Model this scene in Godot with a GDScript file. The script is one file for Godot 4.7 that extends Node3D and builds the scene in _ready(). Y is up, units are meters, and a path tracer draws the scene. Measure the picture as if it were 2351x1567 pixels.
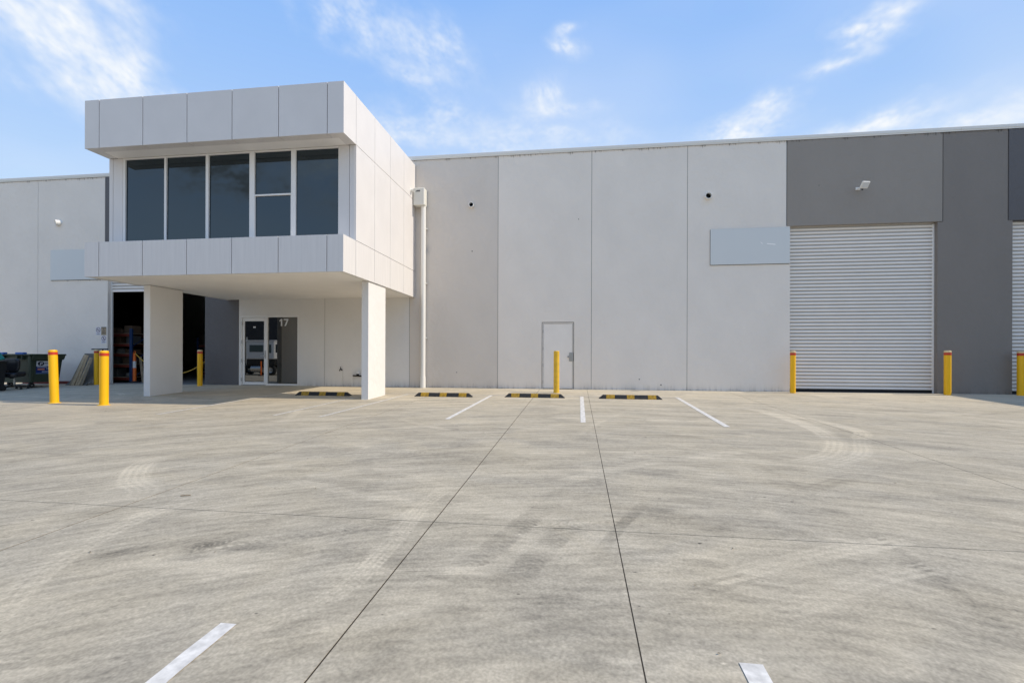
extends Node3D

const SLOPE := 0.03          # the yard falls away from the building by 3 in 100
var M := {}
var X := Transform3D.IDENTITY
var used := {}
var ground_uv := false

func _ready() -> void:
	make_camera()
	make_sky()
	make_sun()
	make_materials()
	build_ground()
	build_yard()
	build_warehouse()
	build_office()
	build_neighbour_office()
	build_opposite()
	build_wall_fittings()
	build_bollards()
	build_wheel_stops()
	build_left_clutter()
	build_interior()
	build_truck()
	build_litter()

# ------------------------------------------------------------------ camera, sky, sun
func make_camera() -> void:
	var env := Environment.new()
	env.background_mode = Environment.BG_SKY
	env.tonemap_mode = Environment.TONE_MAPPER_LINEAR
	env.tonemap_exposure = 1.0
	env.sdfgi_enabled = true
	env.ssao_enabled = true
	env.ssil_enabled = true
	var we := WorldEnvironment.new()
	we.name = "world_environment"
	we.environment = env
	add_child(we)
	var cam := Camera3D.new()
	cam.name = "camera"
	add_child(cam)
	var yaw := 0.13476                     # turned a little to the left of the wall's normal
	var basis_ := Basis(Vector3.UP, yaw) * Basis(Vector3(0, 0, 1), 0.0033)
	cam.transform = Transform3D(basis_, Vector3(0, 1.015, 15.364))
	cam.near = 0.1
	cam.far = 1500.0
	cam.projection = Camera3D.PROJECTION_FRUSTUM
	cam.size = 2.0 * (783.5 / 1110.0) * cam.near
	cam.frustum_offset = Vector2(0.0, 35.0 / 1110.0 * cam.near)
	cam.current = true

var sky_noise: FastNoiseLite
var sky_rows: Array[PackedByteArray] = []
const SKY_W := 4096
const SKY_H := 2048
# clouds: azimuth, elevation, half length, half width (degrees), turn, density
var CLOUDS := [
	[-51.1, 26.3, 5.2, 3.0, -30.0, 0.8], [-47.3, 23.9, 4.6, 2.6, -38.0, 0.8], [-54.5, 28.0, 3.5, 3.0, -20.0, 0.5], [-49.0, 29.5, 4.0, 2.4, -20.0, 0.35],
	[-25.1, 33.4, 6.0, 2.0, -17.0, 0.42], [-17.8, 32.1, 4.4, 1.9, -24.0, 0.45], [-18.8, 29.6, 2.9, 1.0, -12.0, 0.45],
	[-3.7, 28.3, 1.2, 1.7, -65.0, 0.5], [-1.4, 32.6, 1.4, 0.7, -21.0, 0.75], [-1.3, 34.1, 1.0, 0.35, -3.0, 0.7], [-3.0, 27.1, 3.6, 0.6, -3.0, 0.5],
	[28.4, 28.6, 2.3, 1.1, -4.0, 0.9], [31.0, 29.6, 1.8, 0.6, 2.0, 0.7], [25.6, 26.6, 2.2, 0.45, 4.0, 0.7], [20.0, 24.6, 2.0, 0.8, 6.0, 0.8],
	[17.5, 23.0, 3.3, 1.0, 2.0, 0.9], [30.1, 21.1, 3.8, 0.8, 8.0, 0.95], [25.0, 20.5, 4.0, 0.9, 4.0, 0.6], [-19.3, 24.8, 6.6, 1.7, 3.0, 0.45],
	[-7.6, 24.0, 10.2, 1.7, -2.0, 0.4], [34.9, 19.4, 4.1, 1.2, -5.0, 0.6], [38.9, 19.4, 1.8, 1.3, -18.0, 0.5],
	[70.0, 30.0, 9.0, 3.0, 12.0, 0.8], [-85.0, 34.0, 10.0, 4.0, -20.0, 0.8], [110.0, 24.0, 8.0, 2.0, 5.0, 0.8], [-120.0, 27.0, 12.0, 3.5, -10.0, 0.7],
	[150.0, 30.0, 10.0, 3.5, 15.0, 0.7], [-155.0, 22.0, 9.0, 3.0, -12.0, 0.8], [178.0, 40.0, 12.0, 4.0, 8.0, 0.7], [-170.0, 33.0, 7.0, 2.5, 14.0, 0.8], [10.0, 55.0, 10.0, 4.0, 20.0, 0.6],
	[-60.0, 55.0, 12.0, 4.0, -15.0, 0.6], [-166.0, 20.0, 7.0, 2.6, 14.0, 1.1, 0.42], [-142.0, 19.0, 6.0, 2.4, -14.0, 1.1, 0.42], [-152.0, 26.0, 9.0, 2.8, 16.0, 1.2, 0.42], [-160.0, 16.0, 8.0, 2.0, 6.0, 1.1, 0.5], [-138.0, 28.0, 8.0, 2.4, -20.0, 1.1, 0.45], [170.0, 24.0, 7.0, 2.2, -10.0, 1.0, 0.45], [-128.0, 24.0, 7.0, 2.4, 10.0, 1.0, 0.45], [90.0, 50.0, 12.0, 5.0, 10.0, 0.6]]

func sky_row(j: int) -> void:
	var row := PackedByteArray()
	row.resize(SKY_W * 3)
	var el := 90.0 - (j + 0.5) / SKY_H * 180.0
	var h := clampf(el / 90.0, 0.0, 1.0)
	# clear air: pale at the horizon, blue above
	var t := 1.0 - pow(1.0 - h, 3.8)
	var zen := Color(0.19, 0.43, 0.93)
	var hor := Color(0.86, 1.0, 1.04)
	var base := hor.lerp(zen, clampf(t * 1.02, 0.0, 1.0))
	var near := []
	for c in CLOUDS:
		if absf(el - c[1]) < 3.0 * maxf(c[2] * absf(sin(deg_to_rad(c[4]))) + c[3], c[3]):
			near.append(c)
	var ce := cos(deg_to_rad(el))
	for i in SKY_W:
		var az := (i + 0.5) / SKY_W * 360.0
		if az > 180.0: az -= 360.0
		var d := 0.0
		var grey := 0.0
		if el > -0.5:
			for c in near:
				var dx: float = az - c[0]
				if dx > 180.0: dx -= 360.0
				if dx < -180.0: dx += 360.0
				if absf(dx) > 3.2 * c[2] + 3.0: continue
				var dy: float = el - c[1]
				var ca: float = cos(deg_to_rad(c[4]))
				var sa: float = sin(deg_to_rad(c[4]))
				var px: float = dx * ca + dy * sa
				var py: float = -dx * sa + dy * ca
				var wob := sky_noise.get_noise_2d(px * 9.0 + c[0] * 13.0, py * 14.0 + 300.0)
				var ux: float = px / c[2] + wob * 0.7
				var uy: float = py / c[3] + wob * 1.1
				var g := exp(-(ux * ux + uy * uy) * 0.9)
				if g < 0.02: continue
				var n := sky_noise.get_noise_2d(px * 15.0 + c[1] * 31.0, py * 32.0)
				var n2 := sky_noise.get_noise_2d(px * 55.0 + 900.0, py * 95.0 + c[0] * 7.0)
				var v: float = g * (0.74 + 0.62 * n + 0.34 * n2) * c[5]
				d = 1.0 - (1.0 - d) * (1.0 - clampf(v * 1.1, 0.0, 0.97))
				if c.size() > 6: grey = maxf(grey, clampf(v * 1.1, 0.0, 1.0) * (1.0 - c[6]))
			# a thin veil everywhere
			var y := sin(deg_to_rad(maxf(el, 0.0))) + 0.22
			var veil := sky_noise.get_noise_2d(sin(deg_to_rad(az)) * ce / y * 26.0, cos(deg_to_rad(az)) * ce / y * 34.0)
			d = 1.0 - (1.0 - d) * (1.0 - clampf(0.40 * veil + 0.20 * clampf((27.0 - el) / 10.0, 0.0, 1.0), 0.0, 0.45))
		var col := base.lerp(Color(0.93, 0.965, 1.0) * (1.0 - grey), clampf(d, 0.0, 1.0))
		if el < 0.0:
			col = Color(0.42, 0.42, 0.40)
		col = col.linear_to_srgb()
		row[i * 3] = int(clampf(col.r, 0, 1) * 255.0 + 0.5)
		row[i * 3 + 1] = int(clampf(col.g, 0, 1) * 255.0 + 0.5)
		row[i * 3 + 2] = int(clampf(col.b, 0, 1) * 255.0 + 0.5)
	sky_rows[j] = row

func make_sky() -> void:
	sky_noise = FastNoiseLite.new()
	sky_noise.seed = 5
	sky_noise.noise_type = FastNoiseLite.TYPE_SIMPLEX_SMOOTH
	sky_noise.frequency = 0.02
	sky_noise.fractal_octaves = 4
	sky_rows.resize(SKY_H)
	var top := SKY_H / 2 + 8
	var task := WorkerThreadPool.add_group_task(sky_row, top)
	WorkerThreadPool.wait_for_group_task_completion(task)
	var bytes := PackedByteArray()
	for j in SKY_H:
		bytes.append_array(sky_rows[mini(j, top - 1)])
	var im := Image.create_from_data(SKY_W, SKY_H, false, Image.FORMAT_RGB8, bytes)
	var p := PanoramaSkyMaterial.new()
	p.panorama = ImageTexture.create_from_image(im)
	p.energy_multiplier = 1.0
	var s := Sky.new()
	s.sky_material = p
	var e: Environment = get_node("world_environment").environment
	e.sky = s
	sky_rows.clear()

func make_sun() -> void:
	var sun := DirectionalLight3D.new()
	sun.name = "sun"
	sun.light_color = Color(1.0, 0.95, 0.87)
	sun.light_energy = 1.25
	sun.light_angular_distance = 0.5
	sun.shadow_enabled = true
	add_child(sun)
	# the sun stands to the right, in line with the long wall, 43 degrees up
	var to_sun := Vector3(cos(deg_to_rad(43.0)), sin(deg_to_rad(43.0)), -0.004).normalized()
	sun.look_at_from_position(to_sun * 50.0, Vector3.ZERO, Vector3.UP)

# ------------------------------------------------------------------ materials
func lin(r: float, g: float, b: float) -> Color:
	return Color(r, g, b).linear_to_srgb()

func mat(key: String, c: Color, rough := 0.7, spec := 0.5, metal := 0.0) -> StandardMaterial3D:
	var m := StandardMaterial3D.new()
	m.resource_name = key
	m.albedo_color = c
	m.roughness = rough
	m.metallic_specular = spec
	m.metallic = metal
	M[key] = m
	return m

func noise_tex(size: int, freq: float, lo: float, hi: float, seed_: int, oct := 4, normal := false, bump := 2.0) -> NoiseTexture2D:
	var n := FastNoiseLite.new()
	n.seed = seed_
	n.frequency = freq
	n.noise_type = FastNoiseLite.TYPE_SIMPLEX_SMOOTH
	n.fractal_octaves = oct
	var t := NoiseTexture2D.new()
	t.width = size
	t.height = size
	t.seamless = true
	t.noise = n
	if normal:
		t.as_normal_map = true
		t.bump_strength = bump
	else:
		var g := Gradient.new()
		g.set_color(0, Color(lo, lo, lo))
		g.set_color(1, Color(hi, hi, hi))
		t.color_ramp = g
	return t

func tri(m: StandardMaterial3D, tex: Texture2D, scale: Vector3, bump: Texture2D = null, strength := 0.4) -> StandardMaterial3D:
	m.albedo_texture = tex
	m.uv1_triplanar = true
	m.uv1_world_triplanar = true
	m.uv1_scale = scale
	if bump:
		m.normal_enabled = true
		m.normal_texture = bump
		m.normal_scale = strength
	return m

func make_materials() -> void:
	var mott := noise_tex(512, 0.008, 0.972, 1.0, 11, 5)
	var streak := noise_tex(512, 0.02, 0.962, 1.0, 12, 4)
	var grain := noise_tex(512, 0.05, 0, 1, 13, 4, true, 3.0)
	var wood := noise_tex(512, 0.02, 0.72, 1.0, 14, 5)
	M["tex_mott"] = mott
	M["tex_grain"] = grain
	tri(mat("wall_paint", lin(0.86, 0.79, 0.705), 0.75, 0.4), mott, Vector3(0.18, 0.13, 0.18), grain, 0.25)
	tri(mat("wall_paint_warm", lin(0.715, 0.65, 0.575), 0.75, 0.4), mott, Vector3(0.16, 0.11, 0.16), grain, 0.25)
	tri(mat("wall_paint_office", lin(0.79, 0.765, 0.73), 0.75, 0.4), mott, Vector3(0.17, 0.12, 0.17), grain, 0.2)
	tri(mat("dark_paint", lin(0.315, 0.28, 0.242), 0.6, 0.45), mott, Vector3(0.18, 0.12, 0.18), grain, 0.2)
	tri(mat("charcoal_paint", lin(0.235, 0.208, 0.182), 0.6, 0.45), mott, Vector3(0.2, 0.13, 0.2), grain, 0.2)
	tri(mat("slate_paint", lin(0.125, 0.119, 0.121), 0.6, 0.45), mott, Vector3(0.2, 0.13, 0.2), grain, 0.2)
	mat("sealant", lin(0.21, 0.2, 0.185), 0.85, 0.3)
	tri(mat("cladding", lin(0.755, 0.72, 0.69), 0.42, 0.5), streak, Vector3(1.1, 0.05, 1.1))
	tri(mat("cladding_upper", lin(0.75, 0.715, 0.69), 0.40, 0.5), mott, Vector3(0.25, 0.2, 0.25))
	mat("cladding_core", lin(0.045, 0.045, 0.047), 0.9, 0.2)
	tri(mat("soffit", lin(0.93, 0.9, 0.86), 0.8, 0.3), mott, Vector3(0.2, 0.2, 0.2))
	mat("frame_white", lin(0.82, 0.8, 0.77), 0.38, 0.5)
	mat("cap_metal", lin(0.78, 0.76, 0.71), 0.45, 0.5)
	tri(mat("roller", lin(0.92, 0.875, 0.815), 0.4, 0.5), mott, Vector3(0.3, 0.4, 0.3))
	tri(mat("roller_groove_shade", lin(0.58, 0.55, 0.515), 0.55, 0.4), mott, Vector3(0.3, 0.4, 0.3))  # darker than the crowns: shadow lines between the ribs, put into the colour
	tri(mat("door_paint", lin(0.89, 0.83, 0.755), 0.55, 0.45), mott, Vector3(0.4, 0.3, 0.4))
	mat("tinted_glass", lin(0.062, 0.080, 0.094), 0.015, 0.5, 1.0)
	mat("door_glass", lin(0.20, 0.20, 0.195), 0.01, 0.5, 1.0)
	mat("far_dark", lin(0.045, 0.047, 0.052), 0.7, 0.4)
	mat("gasket", lin(0.02, 0.02, 0.02), 0.6, 0.3)
	mat("steel", lin(0.45, 0.45, 0.44), 0.35, 0.5, 0.8)
	mat("pvc_white", lin(0.8, 0.78, 0.73), 0.35, 0.5)
	mat("rain_cream", lin(0.72, 0.7, 0.63), 0.45, 0.5)
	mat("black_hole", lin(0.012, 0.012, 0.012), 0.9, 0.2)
	mat("sign_blue", lin(0.68, 0.695, 0.68), 0.45, 0.5)
	mat("scuff_white", lin(0.95, 0.93, 0.9), 0.7, 0.4)
	var yel := mat("bollard_yellow", lin(0.95, 0.51, 0.003), 0.38, 0.5)
	tri(yel, mott, Vector3(0.9, 0.7, 0.9))
	tri(mat("bollard_yellow_faded", lin(0.86, 0.52, 0.035), 0.5, 0.5), noise_tex(256, 0.02, 0.88, 1.0, 21, 5), Vector3(1.6, 1.1, 1.6))
	mat("band_red", lin(0.55, 0.045, 0.018), 0.35, 0.5)
	mat("cap_pale", lin(0.72, 0.55, 0.30), 0.4, 0.5)
	tri(mat("rubber", lin(0.042, 0.042, 0.043), 0.75, 0.4), noise_tex(256, 0.03, 0.7, 1.0, 22, 5), Vector3(1.2, 1.2, 1.2), grain, 0.5)
	tri(mat("stop_yellow", lin(0.62, 0.36, 0.015), 0.55, 0.5), noise_tex(256, 0.03, 0.6, 1.0, 23, 5), Vector3(1.7, 1.7, 1.7))
	tri(mat("bin_green", lin(0.036, 0.052, 0.03), 0.5, 0.5), mott, Vector3(0.7, 0.7, 0.7))
	mat("blue_plastic", lin(0.03, 0.13, 0.42), 0.4, 0.5)
	mat("black_plastic", lin(0.012, 0.012, 0.013), 0.5, 0.5)
	mat("black_vinyl", lin(0.018, 0.018, 0.021), 0.3, 0.5)
	mat("teal_plastic", lin(0.01, 0.16, 0.12), 0.4, 0.5)
	mat("label_white", lin(0.7, 0.7, 0.7), 0.5, 0.5)
	tri(mat("wood", lin(0.64, 0.49, 0.31), 0.8, 0.3), wood, Vector3(2.2, 0.5, 2.2))
	tri(mat("wood_dark", lin(0.4, 0.32, 0.22), 0.85, 0.3), wood, Vector3(2.0, 0.6, 2.0))
	tri(mat("board_grey", lin(0.15, 0.145, 0.13), 0.85, 0.3), mott, Vector3(0.8, 0.8, 0.8))
	mat("red_steel", lin(0.28, 0.045, 0.035), 0.6, 0.5)
	mat("rack_blue", lin(0.008, 0.035, 0.11), 0.5, 0.5)
	mat("rack_orange", lin(0.13, 0.022, 0.012), 0.5, 0.5)
	mat("cone_orange", lin(0.80, 0.16, 0.02), 0.45, 0.5)
	mat("rope_yellow", lin(0.70, 0.45, 0.08), 0.7, 0.3)
	mat("carton", lin(0.11, 0.075, 0.05), 0.85, 0.3)
	mat("grey_tub", lin(0.09, 0.095, 0.1), 0.6, 0.4)
	mat("sack", lin(0.2, 0.2, 0.19), 0.8, 0.3)
	mat("interior_dark", lin(0.05, 0.05, 0.05), 0.9, 0.2)
	tri(mat("floor_inside", lin(0.24, 0.235, 0.225), 0.7, 0.4), mott, Vector3(0.3, 0.3, 0.3))
	mat("roof_metal", lin(0.5, 0.5, 0.5), 0.5, 0.5)
	mat("truck_white", lin(0.78, 0.78, 0.78), 0.25, 0.5)
	mat("chrome", lin(0.6, 0.6, 0.6), 0.25, 0.5, 0.9)
	mat("outer_ground", lin(0.22, 0.21, 0.19), 0.9, 0.3)
	mat("line_white", lin(0.86, 0.81, 0.73), 0.6, 0.4)
	tri(M["line_white"], noise_tex(512, 0.018, 0.80, 1.0, 31, 5), Vector3(1.3, 1.3, 1.3))
	mat("line_faded", lin(0.72, 0.67, 0.58), 0.65, 0.4)
	tri(M["line_faded"], noise_tex(512, 0.02, 0.78, 1.0, 32, 5), Vector3(1.1, 1.1, 1.1))
	mat("logo_grey", lin(0.09, 0.09, 0.09), 0.6, 0.4)

# ------------------------------------------------------------------ mesh helpers
func start() -> SurfaceTool:
	var st := SurfaceTool.new()
	st.begin(Mesh.PRIMITIVE_TRIANGLES)
	return st

func vert(st: SurfaceTool, p: Vector3, n: Vector3, uv := Vector2.ZERO) -> void:
	if ground_uv: st.set_uv2(Vector2(p.x, p.z) / 1.7)
	st.set_normal((X.basis * n).normalized())
	st.set_uv(uv)
	st.add_vertex(X * p)

func poly(st: SurfaceTool, pts: Array, out_dir: Vector3, uvs: Array = []) -> void:
	var n: Vector3 = (pts[1] - pts[0]).cross(pts[2] - pts[0])
	if pts.size() > 3 and n.length() < 1e-9:
		n = (pts[2] - pts[0]).cross(pts[3] - pts[0])
	n = n.normalized()
	var flip := n.dot(out_dir) > 0.0
	var nn := n if flip else -n
	for k in range(1, pts.size() - 1):
		var a := 0
		var b := k + 1 if flip else k
		var c := k if flip else k + 1
		for q in [a, b, c]:
			vert(st, pts[q], nn, uvs[q] if uvs.size() else Vector2.ZERO)

func add_box(st: SurfaceTool, lo: Vector3, hi: Vector3, bev := 0.0) -> void:
	var c := (lo + hi) * 0.5
	var h := (hi - lo) * 0.5
	var b := minf(bev, 0.45 * minf(h.x, minf(h.y, h.z)))
	for a in 3:
		var u := (a + 1) % 3
		var w := (a + 2) % 3
		for s in [-1.0, 1.0]:
			var pts := []
			for q in [[-1.0, -1.0], [1.0, -1.0], [1.0, 1.0], [-1.0, 1.0]]:
				var p := Vector3.ZERO
				p[a] = s * h[a]
				p[u] = q[0] * (h[u] - b)
				p[w] = q[1] * (h[w] - b)
				pts.append(c + p)
			var d := Vector3.ZERO
			d[a] = s
			poly(st, pts, d)
			if b > 0.0:
				for s2 in [-1.0, 1.0]:
					# edge between face a and face u
					var e := []
					for k in [[0, -1.0], [0, 1.0], [1, 1.0], [1, -1.0]]:
						var p2 := Vector3.ZERO
						p2[a] = s * (h[a] - (b if k[0] == 1 else 0.0))
						p2[u] = s2 * (h[u] - (0.0 if k[0] == 1 else b))
						p2[w] = k[1] * (h[w] - b)
						e.append(c + p2)
					var d2 := Vector3.ZERO
					d2[a] = s
					d2[u] = s2
					poly(st, e, d2)
	if b > 0.0:
		for sx in [-1.0, 1.0]:
			for sy in [-1.0, 1.0]:
				for sz in [-1.0, 1.0]:
					poly(st, [c + Vector3(sx * h.x, sy * (h.y - b), sz * (h.z - b)), c + Vector3(sx * (h.x - b), sy * h.y, sz * (h.z - b)), c + Vector3(sx * (h.x - b), sy * (h.y - b), sz * h.z)], Vector3(sx, sy, sz))

func box(lo: Vector3, hi: Vector3, bev := 0.0) -> SurfaceTool:
	var st := start()
	add_box(st, lo, hi, bev)
	return st

# an outline in x and y, from z0 to z1 (z1 in front)
func add_prism(st: SurfaceTool, o: PackedVector2Array, z0: float, z1: float) -> void:
	var idx := Geometry2D.triangulate_polygon(o)
	for k in range(0, idx.size(), 3):
		for side in [[z1, Vector3(0, 0, 1)], [z0, Vector3(0, 0, -1)]]:
			var pts := []
			for q in 3:
				var p := o[idx[k + q]]
				pts.append(Vector3(p.x, p.y, side[0]))
			poly(st, pts, side[1])
	var cw := Geometry2D.is_polygon_clockwise(o)
	for k in o.size():
		var a := o[k]
		var b := o[(k + 1) % o.size()]
		var n := Vector3(b.y - a.y, a.x - b.x, 0)
		if cw: n = -n
		poly(st, [Vector3(a.x, a.y, z0), Vector3(b.x, b.y, z0), Vector3(b.x, b.y, z1), Vector3(a.x, a.y, z1)], n)

func prism(o: PackedVector2Array, z0: float, z1: float) -> SurfaceTool:
	var st := start()
	add_prism(st, o, z0, z1)
	return st

# an outline in x and z, from y0 to y1
func prism_up(o: PackedVector2Array, y0: float, y1: float) -> SurfaceTool:
	var st := start()
	var old := X
	X = X * Transform3D(Basis(Vector3(1, 0, 0), Vector3(0, 0, -1), Vector3(0, 1, 0)), Vector3.ZERO)
	var f := PackedVector2Array()
	for p in o:
		f.append(Vector2(p.x, -p.y))
	add_prism(st, f, y0, y1)
	X = old
	return st

func add_cyl(st: SurfaceTool, p0: Vector3, p1: Vector3, r0: float, r1: float, n := 20, cap0 := true, cap1 := true) -> void:
	var ax := (p1 - p0).normalized()
	var u := ax.cross(Vector3(0.31, 0.74, 0.6)).normalized()
	if absf(ax.y) > 0.99: u = Vector3.RIGHT
	var w := ax.cross(u).normalized()
	u = w.cross(ax).normalized()
	for k in n:
		var a0 := TAU * k / n
		var a1 := TAU * (k + 1) / n
		var d0 := u * cos(a0) + w * sin(a0)
		var d1 := u * cos(a1) + w * sin(a1)
		var q := [[p0 + d0 * r0, d0], [p1 + d0 * r1, d0], [p1 + d1 * r1, d1], [p0 + d1 * r0, d1]]
		var nrm: Vector3 = (q[1][0] - q[0][0]).cross(q[2][0] - q[0][0])
		var order := [0, 2, 1, 0, 3, 2] if nrm.dot(d0) > 0.0 else [0, 1, 2, 0, 2, 3]
		for o in order:
			vert(st, q[o][0], q[o][1])
		if cap0 and r0 > 0.0: poly(st, [p0, p0 + d0 * r0, p0 + d1 * r0], -ax)
		if cap1 and r1 > 0.0: poly(st, [p1, p1 + d0 * r1, p1 + d1 * r1], ax)

func cyl(p0: Vector3, p1: Vector3, r0: float, r1 := -1.0, n := 20, cap0 := true, cap1 := true) -> SurfaceTool:
	var st := start()
	add_cyl(st, p0, p1, r0, r0 if r1 < 0.0 else r1, n, cap0, cap1)
	return st

# profile: (radius, height) pairs from bottom to top round the y axis at c
func add_lathe(st: SurfaceTool, c: Vector3, prof: Array, n := 24) -> void:
	for k in range(prof.size() - 1):
		var a: Vector2 = prof[k]
		var b: Vector2 = prof[k + 1]
		var sl := Vector2(b.y - a.y, a.x - b.x).normalized()
		for i in n:
			var a0 := TAU * i / n
			var a1 := TAU * (i + 1) / n
			var d0 := Vector3(cos(a0), 0, sin(a0))
			var d1 := Vector3(cos(a1), 0, sin(a1))
			var n0 := d0 * sl.x + Vector3.UP * sl.y
			var n1 := d1 * sl.x + Vector3.UP * sl.y
			var q := [[c + d0 * a.x + Vector3.UP * a.y, n0], [c + d0 * b.x + Vector3.UP * b.y, n0], [c + d1 * b.x + Vector3.UP * b.y, n1], [c + d1 * a.x + Vector3.UP * a.y, n1]]
			var e1: Vector3 = q[1][0] - q[0][0]
			var e2: Vector3 = q[2][0] - q[0][0]
			var fn := e1.cross(e2)
			if fn.length() < 1e-10: fn = (q[2][0] - q[0][0]).cross(q[3][0] - q[0][0])
			var order := [0, 2, 1, 0, 3, 2] if fn.dot(n0) > 0.0 else [0, 1, 2, 0, 2, 3]
			for o in order:
				vert(st, q[o][0], q[o][1])

func lathe(c: Vector3, prof: Array, n := 24) -> SurfaceTool:
	var st := start()
	add_lathe(st, c, prof, n)
	return st

func tube(pts: Array, r: float, n := 10) -> SurfaceTool:
	var st := start()
	for k in range(pts.size() - 1):
		add_cyl(st, pts[k], pts[k + 1], r, r, n, k == 0, k == pts.size() - 2)
	return st

func obj(called: String, st: SurfaceTool, m: Material, parent: Node = self) -> MeshInstance3D:
	var o := MeshInstance3D.new()
	o.mesh = st.commit()
	o.material_override = m
	place(o, called, parent)
	return o

func place(o: Node3D, called: String, parent: Node = self) -> void:
	var key := str(parent.get_instance_id()) + called
	var k: int = used.get(key, 0)
	used[key] = k + 1
	o.name = called if k == 0 else "%s_%03d" % [called, k]
	parent.add_child(o, true)

func thing(called: String, label: String, category: String, at := Vector3.ZERO, group := "") -> Node3D:
	var o := Node3D.new()
	place(o, called)
	o.position = at
	tag(o, label, category, group)
	return o

func tag(o: Node, label: String, category: String, group := "") -> void:
	o.set_meta("label", label)
	o.set_meta("category", category)
	if group: o.set_meta("group", group)

func copy(src: Node3D, called: String, at: Vector3, label: String) -> Node3D:
	var o: Node3D = src.duplicate()
	place(o, called)
	o.position = at
	o.set_meta("label", label)
	return o

func gy(z: float) -> float:
	return -SLOPE * clampf(z, 0.0, 26.0)

func V2(a: Array) -> PackedVector2Array:
	var p := PackedVector2Array()
	for k in range(0, a.size(), 2):
		p.append(Vector2(a[k], a[k + 1]))
	return p

# ------------------------------------------------------------------ ground
func build_ground() -> void:
	var g := obj("ground", box(Vector3(-700, -1.6, -700), Vector3(700, -0.95, 700)), M.outer_ground)
	g.set_meta("kind", "structure")

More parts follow.
